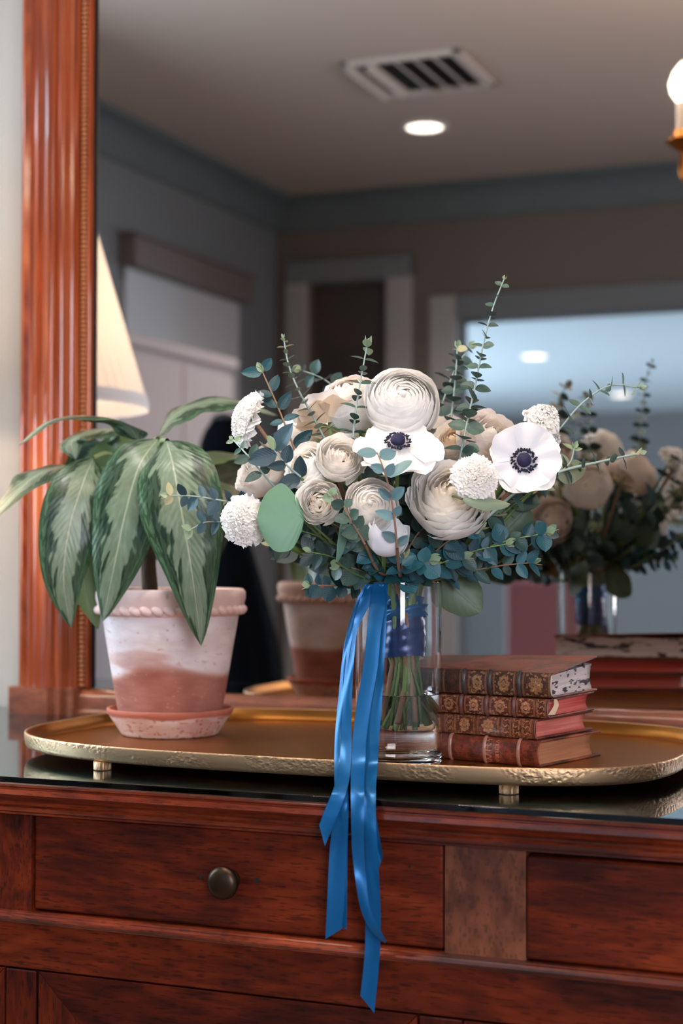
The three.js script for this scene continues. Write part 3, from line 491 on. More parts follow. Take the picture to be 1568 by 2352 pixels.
  leaf([[390, 1060, 2.22], [450, 1110, 2.25], [520, 1112, 2.28], [580, 1150, 2.3]], 0.034, { n: V3(0, 0.9, 0.3).normalize(), mat: lm.back, pow: 0.85, ph: 9 });
  leaf([[330, 1030, 2.2], [280, 1050, 2.23], [235, 1075, 2.24], [205, 1150, 2.24]], 0.036, { mat: lm.back, pow: 0.8, ph: 10 });
  leaf([[330, 1030, 2.24], [330, 1090, 2.31], [345, 1200, 2.36], [335, 1330, 2.37]], 0.045, { n: FW.clone(), pow: 0.7, ph: 11 });
  leaf([[260, 1040, 2.24], [210, 1085, 2.32], [190, 1200, 2.36], [205, 1340, 2.36]], 0.042, { n: FW.clone(), pow: 0.7, ph: 12 });
  for (const p of [[[350, 1180, 2.15], [372, 1060, 2.10], [370, 1015, 2.05], [384, 1012, 2.02]], [[345, 1150, 2.15], [352, 1060, 2.12], [352, 1015, 2.09], [362, 1008, 2.08]], [[342, 1180, 2.15], [300, 1080, 2.16], [250, 1042, 2.14], [214, 1052, 2.12]], [[345, 1150, 2.16], [330, 1080, 2.18], [318, 1012, 2.17]], [[348, 1150, 2.16], [345, 1060, 2.17], [364, 1002, 2.16]], [[340, 1150, 2.17], [310, 1090, 2.2], [292, 1040, 2.24]], [[340, 1170, 2.17], [270, 1090, 2.19], [205, 1072, 2.18]]])
    part(g, 'petiole', tube(p.map(q), 0.0042, 18, 7, 0.75), lm.petiole);
}

// ---------------------------------------------------------------- vase, water and ribbon
const VC = onY(915, 1753, TF), VH = 0.2085, VR = 0.0493;
VC.y = TF;
{
  const g = thing('glass_vase', 'clear cylinder glass vase on the tray holding the bouquet', 'vase', VC);
  const gl = new THREE.MeshPhysicalMaterial({ color: 0xffffff, roughness: 0.0, transmission: 1, thickness: 0.003, ior: 1.47, attenuationColor: 0xe4f2f0, attenuationDistance: 0.2 });
  const t = 0.0024, pr = [[0.0001, 0.0005], [VR - 0.004, 0], [VR - 0.001, 0.0012], [VR, 0.005]];
  for (let i = 1; i <= 10; i++) pr.push([VR, lerp(0.005, VH - 0.0015, i / 10)]);
  pr.push([VR - 0.0008, VH - 0.0002], [VR - 0.0016, VH - 0.0002], [VR - t, VH - 0.0015]);
  for (let i = 1; i <= 10; i++) pr.push([VR - t, lerp(VH - 0.0015, 0.013, i / 10)]);
  pr.push([VR - t - 0.002, 0.0098], [VR - 0.012, 0.0082], [0.0001, 0.0078]);
  part(g, 'vase_glass', lathe(pr, VC, 96), gl);
  const wy = 0.080, wr = VR - t - 0.0002, w = lathe([[0.0001, 0.0081], [VR - 0.0125, 0.0085], [wr - 0.002, 0.0102], [wr, 0.0135], [wr, wy], [wr - 0.0005, wy + 0.0006], [wr - 0.002, wy - 0.0006], [0.0001, wy - 0.0008]], VC, 96);
  part(g, 'water', w, new THREE.MeshPhysicalMaterial({ color: 0xffffff, roughness: 0, transmission: 1, thickness: 0.05, ior: 1.33, attenuationColor: 0xd8c9a8, attenuationDistance: 0.5 }), 'shallow clear water');
}
const satinT = canvasTex(64, 256, (x, w, h) => { x.fillStyle = '#ffffff'; x.fillRect(0, 0, w, h); x.fillStyle = '#c3d8ea'; for (let i = 0; i < h; i += 4) { x.fillRect(0, i, 3, 2); x.fillRect(w - 3, i, 3, 2); } });
satinT.wrapT = THREE.RepeatWrapping; satinT.repeat.set(1, 14);
const satinWeave = tex(64, 64, (u, v) => 0.5 + 0.5 * Math.sin(v * 6.283 * 16) * Math.sin(u * 6.283 * 6), false);
satinWeave.repeat.set(8, 60);
const satin = M(0x105588, 0.33, { metalness: 0.3, sheen: 0.35, sheenColor: new THREE.Color(0x7fc0f0), sheenRoughness: 0.35, specularIntensity: 1, specularColor: new THREE.Color(0xbfe0ff), anisotropy: 0.6 }), navy = M(0x0d2f62, 0.33, { metalness: 0.2, sheen: 0.15, sheenColor: new THREE.Color(0x3a74c8), sheenRoughness: 0.4 });
const tailMat = satin.clone(); tailMat.map = satinT;
{
  const wc = at(929, 1440, 1.86); wc.x = VC.x + 0.006; wc.z = VC.z - 0.002;
  const g = thing('satin_ribbon', 'blue satin ribbon wrapped round the stems, its long tails hanging over the tray and drawer', 'ribbon', V3(wc.x, T + 0.13, wc.z));
  const yA = onZ(929, 1506, wc.z).y, yB = onZ(929, 1398, wc.z).y, yC = onZ(929, 1368, wc.z).y;
  const rw = (a, y, s) => 0.0243 + 0.0009 * Math.sin(a * 3 + y * 90 + s) + 0.00025 * Math.sin(y * 520 + a * 2);
  part(g, 'stem_wrap', grid(28, 48, (u, v, o) => { const a = v * Math.PI * 2, y = lerp(yA, yB, u) + 0.0015 * Math.sin(a * 2), r = rw(a, y, 0) * (1 - 0.1 * smooth(0.75, 0.95, u)); o.set(wc.x + Math.cos(a) * r, y, wc.z + Math.sin(a) * r); }), navy, 'dark blue wrap round the stems');
  for (const [y0, y1, s, k] of [[yB - 0.004, yB + 0.013, 0, 0.0235], [yB - 0.012, yB + 0.002, 1.2, 0.0262]]) part(g, 'knot_band', grid(10, 48, (u, v, o) => { const a = v * Math.PI * 2, y = lerp(y0, y1, u) + 0.004 * Math.sin(a + s), r = k + 0.0016 * Math.sin(u * 7 + a * 2 + s); o.set(wc.x + Math.cos(a) * r, y, wc.z + Math.sin(a) * r); }), satin);
  part(g, 'knot_loop', grid(16, 6, (u, v, o) => { o.copy(at(lerp(895, 945, u) + 14 * Math.sin(v * 3), lerp(1352, 1398, u) + (v - 0.5) * 46, 1.832 + 0.012 * u + 0.006 * Math.sin(v * 5 + u * 3))); }), satin);
  const zRow = (y) => y < 1735 ? lerp(VC.z + 0.046, 0.1615, clamp((y - 1338) / 397)) : lerp(0.1615, 0.2285, smooth(1735, 1848, y));
  function tail(rows, off, puff = 0.002) {          // rows: [left x, left y, right x, right y, twist towards the viewer]
    const L = [], Rr = [];
    for (const [a, b, c, d, tw = 0] of rows) { const k = smooth(1338, 1420, (b + d) / 2); L.push(onZ(a, b, zRow(b) + 0.008 - off * k - tw)); Rr.push(onZ(c, d, zRow(d) + 0.008 - off * k + tw)); }
    const cl = new THREE.CatmullRomCurve3(L, false, 'centripetal'), cr = new THREE.CatmullRomCurve3(Rr, false, 'centripetal'), nU = 90;
    const geo = grid(nU, 6, (u, v, o) => { o.copy(cl.getPoint(u)).lerp(cr.getPoint(u), v).addScaledVector(FW, -puff * Math.sin(v * Math.PI) * Math.sin(u * 9 + off * 900) - 0.003 * (1 - Math.cos(u * 17 + off * 1400)) * smooth(0, 0.08, u)); });
    const uv = geo.attributes.uv; for (let i = 0; i < uv.count; i++) { const a = uv.getX(i); uv.setXY(i, uv.getY(i), a); }
    part(g, 'ribbon_tail', geo, tailMat);
  }
  tail([[858, 1338, 884, 1340], [850, 1372, 885, 1382], [842, 1450, 874, 1452], [834, 1530, 867, 1530], [820, 1610, 853, 1612], [810, 1690, 842, 1690], [806, 1757, 838, 1757], [805, 1815, 836, 1818], [806, 1880, 836, 1882], [808, 1950, 837, 1950], [816, 2020, 841, 2020, -0.003], [828, 2085, 850, 2085, -0.006], [848, 2130, 868, 2124, -0.008], [884, 2166, 887, 2160, -0.008]], -0.004);
  tail([[872, 1338, 890, 1340], [868, 1382, 889, 1384], [866, 1450, 886, 1452], [860, 1530, 882, 1530], [848, 1620, 876, 1622], [840, 1700, 870, 1700], [837, 1757, 867, 1757], [836, 1815, 863, 1818], [836, 1880, 863, 1882], [838, 1950, 867, 1950, 0.004], [840, 2030, 871, 2030, 0.003], [839, 2110, 874, 2110], [837, 2190, 872, 2190], [827, 2284, 859, 2324]], 0.003);
  tail([[842, 1342, 866, 1342], [824, 1385, 848, 1390], [810, 1440, 822, 1444, 0.004], [800, 1510, 813, 1512, 0.004], [792, 1580, 809, 1580], [785, 1650, 807, 1650], [782, 1715, 807, 1715], [777, 1770, 804, 1772], [762, 1820, 793, 1824], [745, 1862, 778, 1866], [733, 1894, 746, 1942]], -0.002);
  tail([[838, 1342, 858, 1342], [815, 1388, 832, 1392], [797, 1450, 811, 1452], [786, 1525, 799, 1526, 0.004], [776, 1610, 790, 1610, 0.003], [769, 1690, 787, 1690], [767, 1757, 789, 1757], [768, 1815, 799, 1818], [766, 1870, 800, 1872], [757, 1950, 797, 1950], [752, 2050, 792, 2050], [747, 2154, 785, 2130]], 0.004);
  tail([[836, 1345, 852, 1345], [812, 1400, 822, 1402], [790, 1480, 798, 1482, 0.003], [778, 1590, 786, 1590, 0.003], [770, 1690, 780, 1690], [767, 1757, 780, 1757], [772, 1830, 796, 1830], [776, 1920, 798, 1922], [774, 2030, 797, 2030], [772, 2118, 796, 2132]], 0.008);
  tail([[866, 1342, 884, 1342], [850, 1430, 872, 1430], [838, 1540, 860, 1540], [826, 1650, 852, 1650], [822, 1757, 850, 1757], [828, 1830, 856, 1830], [842, 1900, 866, 1890], [870, 1992, 879, 1966]], 0.009);
}

// ---------------------------------------------------------------- bouquet: flowers
const petalMat = (c) => M(c, 0.9, { transmission: 0.3, sheen: 0.2, sheenColor: new THREE.Color(0xffffff), sheenRoughness: 0.6, bumpMap: petalBump, bumpScale: 0.0003 });
const petalBump = tex(128, 128, (u, v) => 0.5 + 0.3 * (nz(u * 4, v * 34, 601, 3, 4, 34) - 0.5), false);
const PM = { white: petalMat(0xfbf9f6), cream: petalMat(0xfdf9f3), warm: petalMat(0xfcf4e8), blush: petalMat(0xf9efe6), peach: petalMat(0xf4dcc0), cool: petalMat(0xf2f3f7) };
const GM = { stem: M(0x6f8a4a, 0.5), stemDark: M(0x59703c, 0.55), stemWood: M(0x8a6a52, 0.7), stemPale: M(0x94a8a0, 0.55), calyx: M(0x7c9450, 0.6), navy: M(0x1c1a40, 0.7), navyDark: M(0x14142c, 0.75), olive: M(0x8a7a48, 0.7) };
const WRAP = V3(VC.x + 0.006, T + 0.13, VC.z - 0.002);
function stemPath(head, n, len, r, k) {             // from under the bloom, through the wrap, crossing over to the water
  const a = r() * 6.283, q = Math.sqrt(r()) * 0.0165, bot = r() * 6.283;
  const dx = head.x - WRAP.x, dz = head.z - WRAP.z, h = Math.hypot(dx, dz) || 1, px = -dx / h, pz = -dz / h;
  const b = V3(WRAP.x + Math.cos(a) * q, WRAP.y, WRAP.z + Math.sin(a) * q), e = V3(WRAP.x + px * (0.012 + r() * 0.02) + Math.cos(bot) * 0.009 - 0.004, T + 0.052 + r() * 0.012, WRAP.z + pz * (0.012 + r() * 0.02) + Math.sin(bot) * 0.009);
  { const ex = e.x - VC.x, ez = e.z - VC.z, m = Math.hypot(ex, ez); if (m > 0.040) { e.x = VC.x + ex / m * 0.040; e.z = VC.z + ez / m * 0.040; } }
  const nk = V3(WRAP.x + dx / h * Math.min(h, 0.03) * 0.8, T + 0.222, WRAP.z + dz / h * Math.min(h, 0.03) * 0.8), s = head.clone().addScaledVector(n, -len);
  const deep = k > 2 ? [s.clone().addScaledVector(FW, 0.07)] : [];
  return [s, ...deep, s.clone().lerp(nk, 0.45).addScaledVector(n, -len * 0.6).addScaledVector(FW, 0.05 * k).add(V3(0, -0.012, 0)), nk, b, e];
}
function bez(p0, p1, p2, t) { const a = (1 - t) * (1 - t), b = 2 * t * (1 - t), c = t * t; return [a * p0[0] + b * p1[0] + c * p2[0], a * p0[1] + b * p1[1] + c * p2[1]]; }
function petalGeo(B, R, prof, a0, Wd, o = {}) {      // a petal on a surface of revolution; prof: three [r, y] of the unit flower
  const ph = (o.ph ?? 0), ru = o.ruffle ?? 0.03, sp = o.spiral ?? 0.05, ed = o.edge ?? 0.16, nw = o.narrow ?? 0.25, nt = o.notch ?? 0;
  return grid(12, 10, (u, v, out) => {
    const s = v * 2 - 1, uu = u * (1 - ed * Math.pow(Math.abs(s), 2.6) - nt * Math.exp(-s * s * 14) - (o.skew ?? 0) * s), [r0, y0] = typeof prof === 'function' ? prof(uu) : bez(prof[0], prof[1], prof[2], uu);
    const w = Wd * (nw + (1 - nw) * Math.pow(Math.sin(Math.PI * Math.min(0.5, 0.12 + uu * 0.55)), 0.9)), a = a0 + s * w;
    const k = u * u, rr = r0 + sp * s * (0.3 + 0.7 * u) + ru * k * Math.sin(s * 5 + ph * 3), y = y0 + ru * 1.4 * k * Math.sin(s * 6.5 + ph) - (o.curl ?? 0) * k * k * (0.4 + 0.6 * s * s);
    out.copy(B.p).addScaledVector(B.x, Math.cos(a) * rr * R).addScaledVector(B.y, y * R).addScaledVector(B.z, Math.sin(a) * rr * R);
  });
}
function flower(name, cat, label, px, py, d, rpx, f, seed, kind, o = {}) {
  const p = at(px, py, d), R = rpx * d / FPX, n = face(...f), [X, Y, Z] = frame(n), B = { p, x: X, y: Y, z: Z }, r = rng(seed);
  const g = thing(name, label, cat, p, o.group), [inner, mid, outer] = o.mats ?? [PM.cream, PM.white, PM.white];
  const pet = (prof, a, w, m, q) => part(g, 'petal', petalGeo(B, R, prof, a, w, { ph: r() * 6, ...q }), m);
  // petals wrap round a rounded body: from the base, over its side, to a tip nearer the middle for inner layers
  const wrap = (sc0, f0, f1, lift, hgt, gap = 0) => (u) => { const f = lerp(f0, f1, u), k = Math.max(0, u - 0.55) / 0.45, sc = sc0 - gap * (1 - smooth(0, 0.75, u)); return [sc * Math.pow(Math.max(0.0005, Math.cos(f)), 0.72) + lift[0] * k * k, sc * hgt * Math.sin(f) + lift[1] * k * k]; };
  const tipAngle = (rt, sc) => Math.acos(clamp(Math.pow(clamp(rt / sc), 1 / 0.72), 0, 0.995)), heart = (rr, h, m) => { const e = new THREE.SphereGeometry(R * rr, 16, 10); e.scale(1, 1.1, 1).applyMatrix4(basis(X, Y, Z, p.clone().addScaledVector(Y, R * h))); part(g, 'heart', e, m); };
  if (kind === 'rose') {
    const Ls = (o.layers ?? 6) + 3, open = o.open ?? 0.1;
    heart(0.2, 0.30, inner);
    for (let k = 0; k < Ls; k++) {
      const t = k / (Ls - 1), cnt = k < 3 ? 3 : 5;
      for (let i = 0; i < cnt; i++) {
        const a = k * 2.1 + (i + 0.45 * r()) / cnt * 6.283, j = (r() - 0.5) * 0.14, sc = lerp(0.42, 0.96, t) + j * 0.4, rt = Math.min(sc * 0.99, lerp(0.09, 0.90, Math.pow(t, 0.9)) + j * 0.6);
        pet(wrap(sc, t > 0.8 ? -1.0 : tipAngle(rt, sc) - 0.95, tipAngle(rt, sc), [lerp(0.06, 0.12, t), lerp(0.10, 0.02 + open * 0.4, t)], lerp(1.15, 0.66, t), t > 0.8 ? 0 : 0.075), a, lerp(1.2, 0.86, t), t < 0.35 ? inner : t < 0.75 ? mid : outer, { ruffle: lerp(0.03, 0.05, t), curl: 0.10 + 0.08 * t, spiral: 0.07, edge: 0.12, narrow: 0.5, skew: 0.05 });
      }
    }
  } else if (kind === 'ranunculus') {
    const Ls = (o.layers ?? 9) + 2;
    heart(0.12, 0.62, inner);
    for (let k = 0; k < Ls; k++) {
      const t = k / (Ls - 1), cnt = k < 2 ? 3 : 4;
      for (let i = 0; i < cnt; i++) {
        const a = k * 1.1 + (i + 0.25 * r()) / cnt * 6.283, j = (r() - 0.5) * 0.05, sc = lerp(0.64, 1.0, t), out = smooth(0.8, 1, t), rt = Math.min(sc * 0.985, lerp(0.06, 0.95, t) + j);
        pet(wrap(sc, t > 0.8 ? -1.0 : tipAngle(rt, sc) - 0.75, tipAngle(rt, sc), [0.04 + 0.08 * out, 0.075 - 0.06 * out], lerp(0.95, 0.68, t), t > 0.8 ? 0 : 0.06), a, lerp(1.25, 1.0, t), t < 0.25 ? inner : t < 0.7 ? mid : outer, { ruffle: 0.012 + 0.02 * t, spiral: 0.07, edge: 0.08, narrow: 0.6, curl: 0.02, skew: 0.09 });
      }
    }
  } else if (kind === 'cup') {
    for (let k = 0; k < 3; k++) for (let i = 0; i < 4; i++) pet([[0.05, -0.85], [1.15 - 0.12 * (2 - k), -0.6], [0.62 + 0.14 * k, 0.62 + 0.1 * r()]], k * 0.8 + i * 1.571 + r() * 0.2, 1.05, outer, { ruffle: 0.04, spiral: 0.07, edge: 0.22, narrow: 0.3, curl: 0.08 });
  } else if (kind === 'anemone') {
    for (let k = 0; k < 2; k++) for (let i = 0; i < 5; i++) { const j = (r() - 0.5) * 0.2; pet([[0.06, -0.06 - 0.03 * k], [0.55, (o.cup ?? 0.0) - 0.02 - 0.05 * k], [1.0 + j, (o.cup ?? 0.0) * 1.6 + 0.10 + j * 0.5 - 0.08 * k]], k * 0.63 + i * 1.2566 + j, 0.78, k ? outer : mid, { ruffle: 0.055, spiral: 0.03, edge: 0.16, narrow: 0.3, notch: 0.0, curl: 0.08 }); }
    if (!o.noEye) {
      const er = o.eye ?? 0.17, dome = new THREE.SphereGeometry(R * er, 28, 20), dp = dome.attributes.position, v = V3(0, 0, 0);
      for (let i = 0; i < dp.count; i++) { v.fromBufferAttribute(dp, i); const q = 1 + 0.05 * (nz(v.x * 2600 + 50, v.y * 2600 + 50 + v.z * 900, seed, 2) - 0.5) * 2; dp.setXYZ(i, v.x * q, v.y * q * 0.82, v.z * q); }
      dome.computeVertexNormals(); dome.applyMatrix4(basis(X, Y, Z, p.clone().addScaledVector(Y, R * er * 0.55)));
      part(g, 'flower_eye', dome, GM.navy, 'dark blue button centre');
      const fil = [], ant = [], N = 64;
      for (let i = 0; i < N; i++) {
        const a = i / N * 6.283 + r() * 0.1, rr = er * (1.30 + 0.50 * r()), h = er * (0.22 + 0.3 * r()), c = p.clone().addScaledVector(X, Math.cos(a) * rr * R).addScaledVector(Z, Math.sin(a) * rr * R).addScaledVector(Y, h * R), b = p.clone().addScaledVector(X, Math.cos(a) * er * 0.8 * R).addScaledVector(Z, Math.sin(a) * er * 0.8 * R).addScaledVector(Y, R * er * 0.12);
        fil.push(tube([b, c], R * 0.006, 2, 4)); const s = new THREE.SphereGeometry(R * er * 0.15, 7, 5); s.scale(1, 0.8, 1.5).rotateY(-a + 1.57 + r()).applyMatrix4(basis(X, Y, Z, c)); ant.push(s);
      }
      part(g, 'stamens', mergeGeometries(fil), M(0xd8ccd6, 0.6)); const an = part(g, 'anthers', mergeGeometries(ant), GM.navyDark, 'ring of dark anthers'); an.userData.kind = 'stuff';
    }
  } else if (kind === 'scabiosa') {
    const dome = o.dome ?? 0.35, N = o.n ?? 150, fl = [];
    for (let k = 0; k < 2; k++) for (let i = 0; i < 9; i++) pet([[0.25, -0.1], [0.7, 0.08 - 0.1 * k], [1.0 + (r() - 0.5) * 0.14, -0.05 - 0.12 * k + (r() - 0.5) * 0.1]], k * 0.35 + i / 9 * 6.283 + r() * 0.2, 0.5, k ? outer : mid, { ruffle: 0.10, spiral: 0.04, edge: 0.2, narrow: 0.3, notch: 0.16 });
    for (let i = 0; i < N; i++) {
      const t = Math.sqrt((i + 0.5) / N), a = i * 2.39996, rr = t * 0.80, h = dome * (1 - t * t) + 0.05 + 0.04 * r(), c = p.clone().addScaledVector(X, Math.cos(a) * rr * R).addScaledVector(Z, Math.sin(a) * rr * R).addScaledVector(Y, h * R);
      const nn = Y.clone().addScaledVector(X, Math.cos(a) * t * 0.9 + (r() - 0.5) * 0.5).addScaledVector(Z, Math.sin(a) * t * 0.9 + (r() - 0.5) * 0.5), [fx, fy, fz] = frame(nn), s = R * (0.060 + 0.10 * t) * (0.85 + 0.3 * r());
      for (let m = 0; m < 4; m++) { const b = m * 1.571 + r(), q = grid(2, 2, (u, v, out) => { const w = (v - 0.5) * 1.5 * Math.sin(1.2 + u), uu = 0.15 + u * 0.95; out.set(Math.cos(b) * uu - Math.sin(b) * w * uu, 0.5 * uu * uu + 0.25 * Math.abs(v - 0.5) + (m % 2) * 0.15, Math.sin(b) * uu + Math.cos(b) * w * uu).multiplyScalar(s); }); q.applyMatrix4(basis(fx, fy, fz, c)); fl.push(q); }
    }
    const m = part(g, 'florets', mergeGeometries(fl), inner, 'crowded small florets'); m.userData.kind = 'stuff';
    const eye = []; for (let i = 0; i < 40; i++) { const t = Math.sqrt((i + 0.5) / 40) * 0.55, a = i * 2.39996 + 1, s = new THREE.SphereGeometry(R * 0.022, 6, 4); const c = p.clone().addScaledVector(X, Math.cos(a) * t * R).addScaledVector(Z, Math.sin(a) * t * R).addScaledVector(Y, (dome * (1 - t * t) + 0.085) * R); s.translate(c.x, c.y, c.z); eye.push(s); }
    if (o.buds !== false) { const e = part(g, 'floret_buds', mergeGeometries(eye), GM.olive); e.userData.kind = 'stuff'; }
  }
  // green calyx and stem
  const deep = kind === 'anemone' || kind === 'scabiosa' ? 0.10 : 0.72;
  for (let i = 0; i < 5; i++) { const a = i * 1.2566 + r(); part(g, 'sepal', petalGeo(B, R, [[0.05, -deep - 0.1], [0.22, -deep - 0.08], kind === 'anemone' ? [0.36, -deep - 0.22] : [0.46, -deep + 0.05]], a, 0.34, { ruffle: 0, edge: 0.75, narrow: 0.6, spiral: 0 }), GM.calyx); }
  if (o.stem !== false) part(g, 'stem', tube(stemPath(p, n, R * (deep + 0.08), r, o.push ?? (d < 1.83 ? 1 : d > 1.95 ? -0.6 : 0)), 0.0021 + r() * 0.0012, 40, 8, 1.15), [GM.stem, GM.stemDark, GM.stem, GM.stemWood][seed % 4]);
  return g;
}
const ivory = [PM.cream, PM.white, PM.white], creamy = [PM.warm, PM.cream, PM.cream], blush = [PM.warm, PM.blush, PM.blush];
flower('ranunculus', 'flower', 'large white ranunculus with swirled petals, topmost of the open flowers', 922, 930, 1.815, 82, [0.02, 0.42, 0.9], 1, 'ranunculus', { mats: ivory, layers: 10 });
flower('ranunculus', 'flower', 'white ranunculus behind a eucalyptus tip, left of the topmost ranunculus', 808, 930, 1.89, 78, [-0.25, 0.75, 0.5], 2, 'ranunculus', { mats: [PM.blush, PM.blush, PM.white] });
flower('ranunculus', 'flower', 'white ranunculus low in the front, partly behind blue green round leaves', 853, 1163, 1.765, 60, [-0.08, 0.2, 1], 3, 'ranunculus', { mats: creamy });
flower('anemone', 'flower', 'white anemone with dark blue centre, tilted upward under the big ranunculus', 913, 1018, 1.765, 98, [0.04, 0.78, 0.62], 4, 'anemone', { eye: 0.175, cup: -0.10 });
flower('anemone', 'flower', 'white anemone with dark blue centre facing right front, on the right side of the bouquet', 1202, 1058, 1.785, 80, [0.08, 0.18, 1], 5, 'anemone', { eye: 0.21, cup: 0.10, mats: [PM.cool, PM.cool, PM.white] });
flower('garden_rose', 'flower', 'biggest open white rose in the front of the bouquet, under the round scabious', 1035, 1150, 1.77, 98, [0.02, 0.48, 0.86], 6, 'rose', { layers: 8, mats: [PM.warm, PM.cream, PM.white], open: 0.12 });
flower('spray_rose', 'flower', 'small cream rose left of the upward anemone', 780, 1056, 1.78, 57, [0.22, 0.4, 0.85], 7, 'rose', { mats: creamy, open: 0.25 });
flower('spray_rose', 'flower', 'small cream rose seen from the side, left of another cream rose', 708, 1074, 1.80, 57, [-0.5, 0.45, 0.7], 8, 'rose', { mats: creamy, open: 0.35 });
flower('spray_rose', 'flower', 'small cream rose right of the big round green leaf', 734, 1155, 1.77, 53, [-0.1, 0.1, 1], 9, 'rose', { mats: creamy, open: 0.2 });
flower('anemone_bud', 'flower', 'white cup shaped bud lowest in the front, just over the vase', 889, 1236, 1.745, 52, [0.18, 0.82, 0.42], 10, 'cup', { mats: [PM.cool, PM.cool, PM.cool] });
flower('scabious', 'flower', 'white frilly scabious in profile at the upper left edge of the bouquet', 572, 962, 1.84, 66, [-0.9, 0.28, 0.22], 11, 'scabiosa', { buds: false, dome: 0.45 });
flower('scabious', 'flower', 'white frilly scabious at the lower left, beside the big round green leaf', 562, 1196, 1.80, 62, [-0.45, -0.12, 0.85], 12, 'scabiosa', { dome: 0.5, buds: false });
flower('garden_rose', 'flower', 'blush rose at the left edge between two frilly scabious', 605, 1082, 1.86, 68, [-0.55, 0.45, 0.3], 13, 'rose', { mats: blush, open: 0.4 });
flower('anemone', 'flower', 'peach backed anemone seen from behind, under the left ranunculus', 752, 968, 1.87, 78, [-0.12, 0.72, -0.5], 14, 'anemone', { noEye: true, cup: 0.12, mats: [PM.peach, PM.blush, PM.peach] });
flower('garden_rose', 'flower', 'blush rose behind the right hand anemone', 1118, 1012, 1.86, 76, [0.28, 0.5, 0.65], 15, 'rose', { mats: blush, open: 0.25 });
flower('garden_rose', 'flower', 'peach tinted rose tucked behind the eucalyptus stem right of the big ranunculus', 1042, 1018, 1.875, 50, [-0.25, 0.45, 0.75], 16, 'rose', { mats: [PM.peach, PM.warm, PM.blush], open: 0.3 });
flower('scabious', 'flower', 'round white scabious with tiny florets in front of the biggest rose', 1090, 1097, 1.715, 56, [0.08, 0.34, 0.94], 17, 'scabiosa', { dome: 0.5, n: 170, push: 2.2 });
flower('stock_blossom', 'flower', 'small white ruffled blossom at the upper right edge of the bouquet', 1245, 968, 1.85, 46, [0.4, 0.6, 0.5], 18, 'scabiosa', { dome: 0.8, n: 60, buds: false });
flower('stock_blossom', 'flower', 'small white blossom beside the right anemone, under the upper right blossom', 1262, 1008, 1.86, 30, [0.5, 0.3, 0.6], 19, 'scabiosa', { dome: 0.7, n: 40, buds: false });
[[700, 1010, 2.0], [860, 985, 2.04], [1000, 1000, 2.02], [1110, 1080, 2.0], [790, 1090, 2.09], [940, 1100, 2.09], [870, 1180, 2.06], [690, 1130, 2.02], [1030, 1180, 2.04]].forEach(([x, y, d], i) => flower(i % 2 ? 'ranunculus' : 'garden_rose', 'flower', 'blush flower at the back of the bouquet, seen blurred in the mirror', x, y, d, 66, [(x - 880) / 500, (1120 - y) / 400 + 0.2, -0.8], 50 + i, i % 2 ? 'ranunculus' : 'rose', { layers: 6, mats: i % 3 ? blush : creamy, group: 'flowers at the back of the bouquet' }));

// ---------------------------------------------------------------- bouquet: eucalyptus
function leafShape(ratio, point, cup) { return grid(7, 6, (u, v, o) => { const s = v * 2 - 1, w = 0.5 * ratio * Math.pow(Math.sin(Math.PI * Math.pow(u, point)), 0.72); o.set(u, cup * (s * s * 0.5 * w - 0.25 * u * u) - 0.02 * Math.exp(-s * s * 40), s * w); }); }
const LG = { round: [leafShape(0.92, 0.85, 0.35), leafShape(0.82, 0.8, 0.6), leafShape(0.98, 0.95, 0.2)], oval: [leafShape(0.62, 0.8, 0.4), leafShape(0.54, 0.75, 0.5), leafShape(0.68, 0.85, 0.2)], slim: [leafShape(0.34, 0.75, 0.6), leafShape(0.4, 0.7, 0.4), leafShape(0.3, 0.8, 0.8)] };
const leafVein = tex(128, 128, (u, v) => { const m = Math.abs(v - 0.5); return 0.5 - 0.4 * smooth(0.03, 0, m) + 0.12 * Math.sin((u * 12 - m * 9) * 4) + 0.2 * (nz(u * 14, v * 14, 701, 3, 14, 14) - 0.5); }, false);
const waxy = (c, r = 0.5) => M(c, r, { bumpMap: leafVein, bumpScale: 0.0003, transmission: 0.1, sheen: 0.12, sheenColor: new THREE.Color(0xa8ccd4), sheenRoughness: 0.5 });
const EM = { teal: [waxy(0x20555d), waxy(0x2c646c), waxy(0x1b434a), waxy(0x2a4c46)], blue: [waxy(0x52767e), waxy(0x5d828a), waxy(0x486a70)], green: [waxy(0x3e5a4e), waxy(0x344e46), waxy(0x4a6458)], dark: [waxy(0x2c4540), waxy(0x263c3a), waxy(0x34504a)], olive: [waxy(0x6e7a62), waxy(0x808a70), waxy(0x5f6c58)], dusk: [waxy(0x324e5a), waxy(0x3c5c66), waxy(0x2a444c)], young: [waxy(0x94a884), waxy(0x829c7c), waxy(0xb0ac84)] };
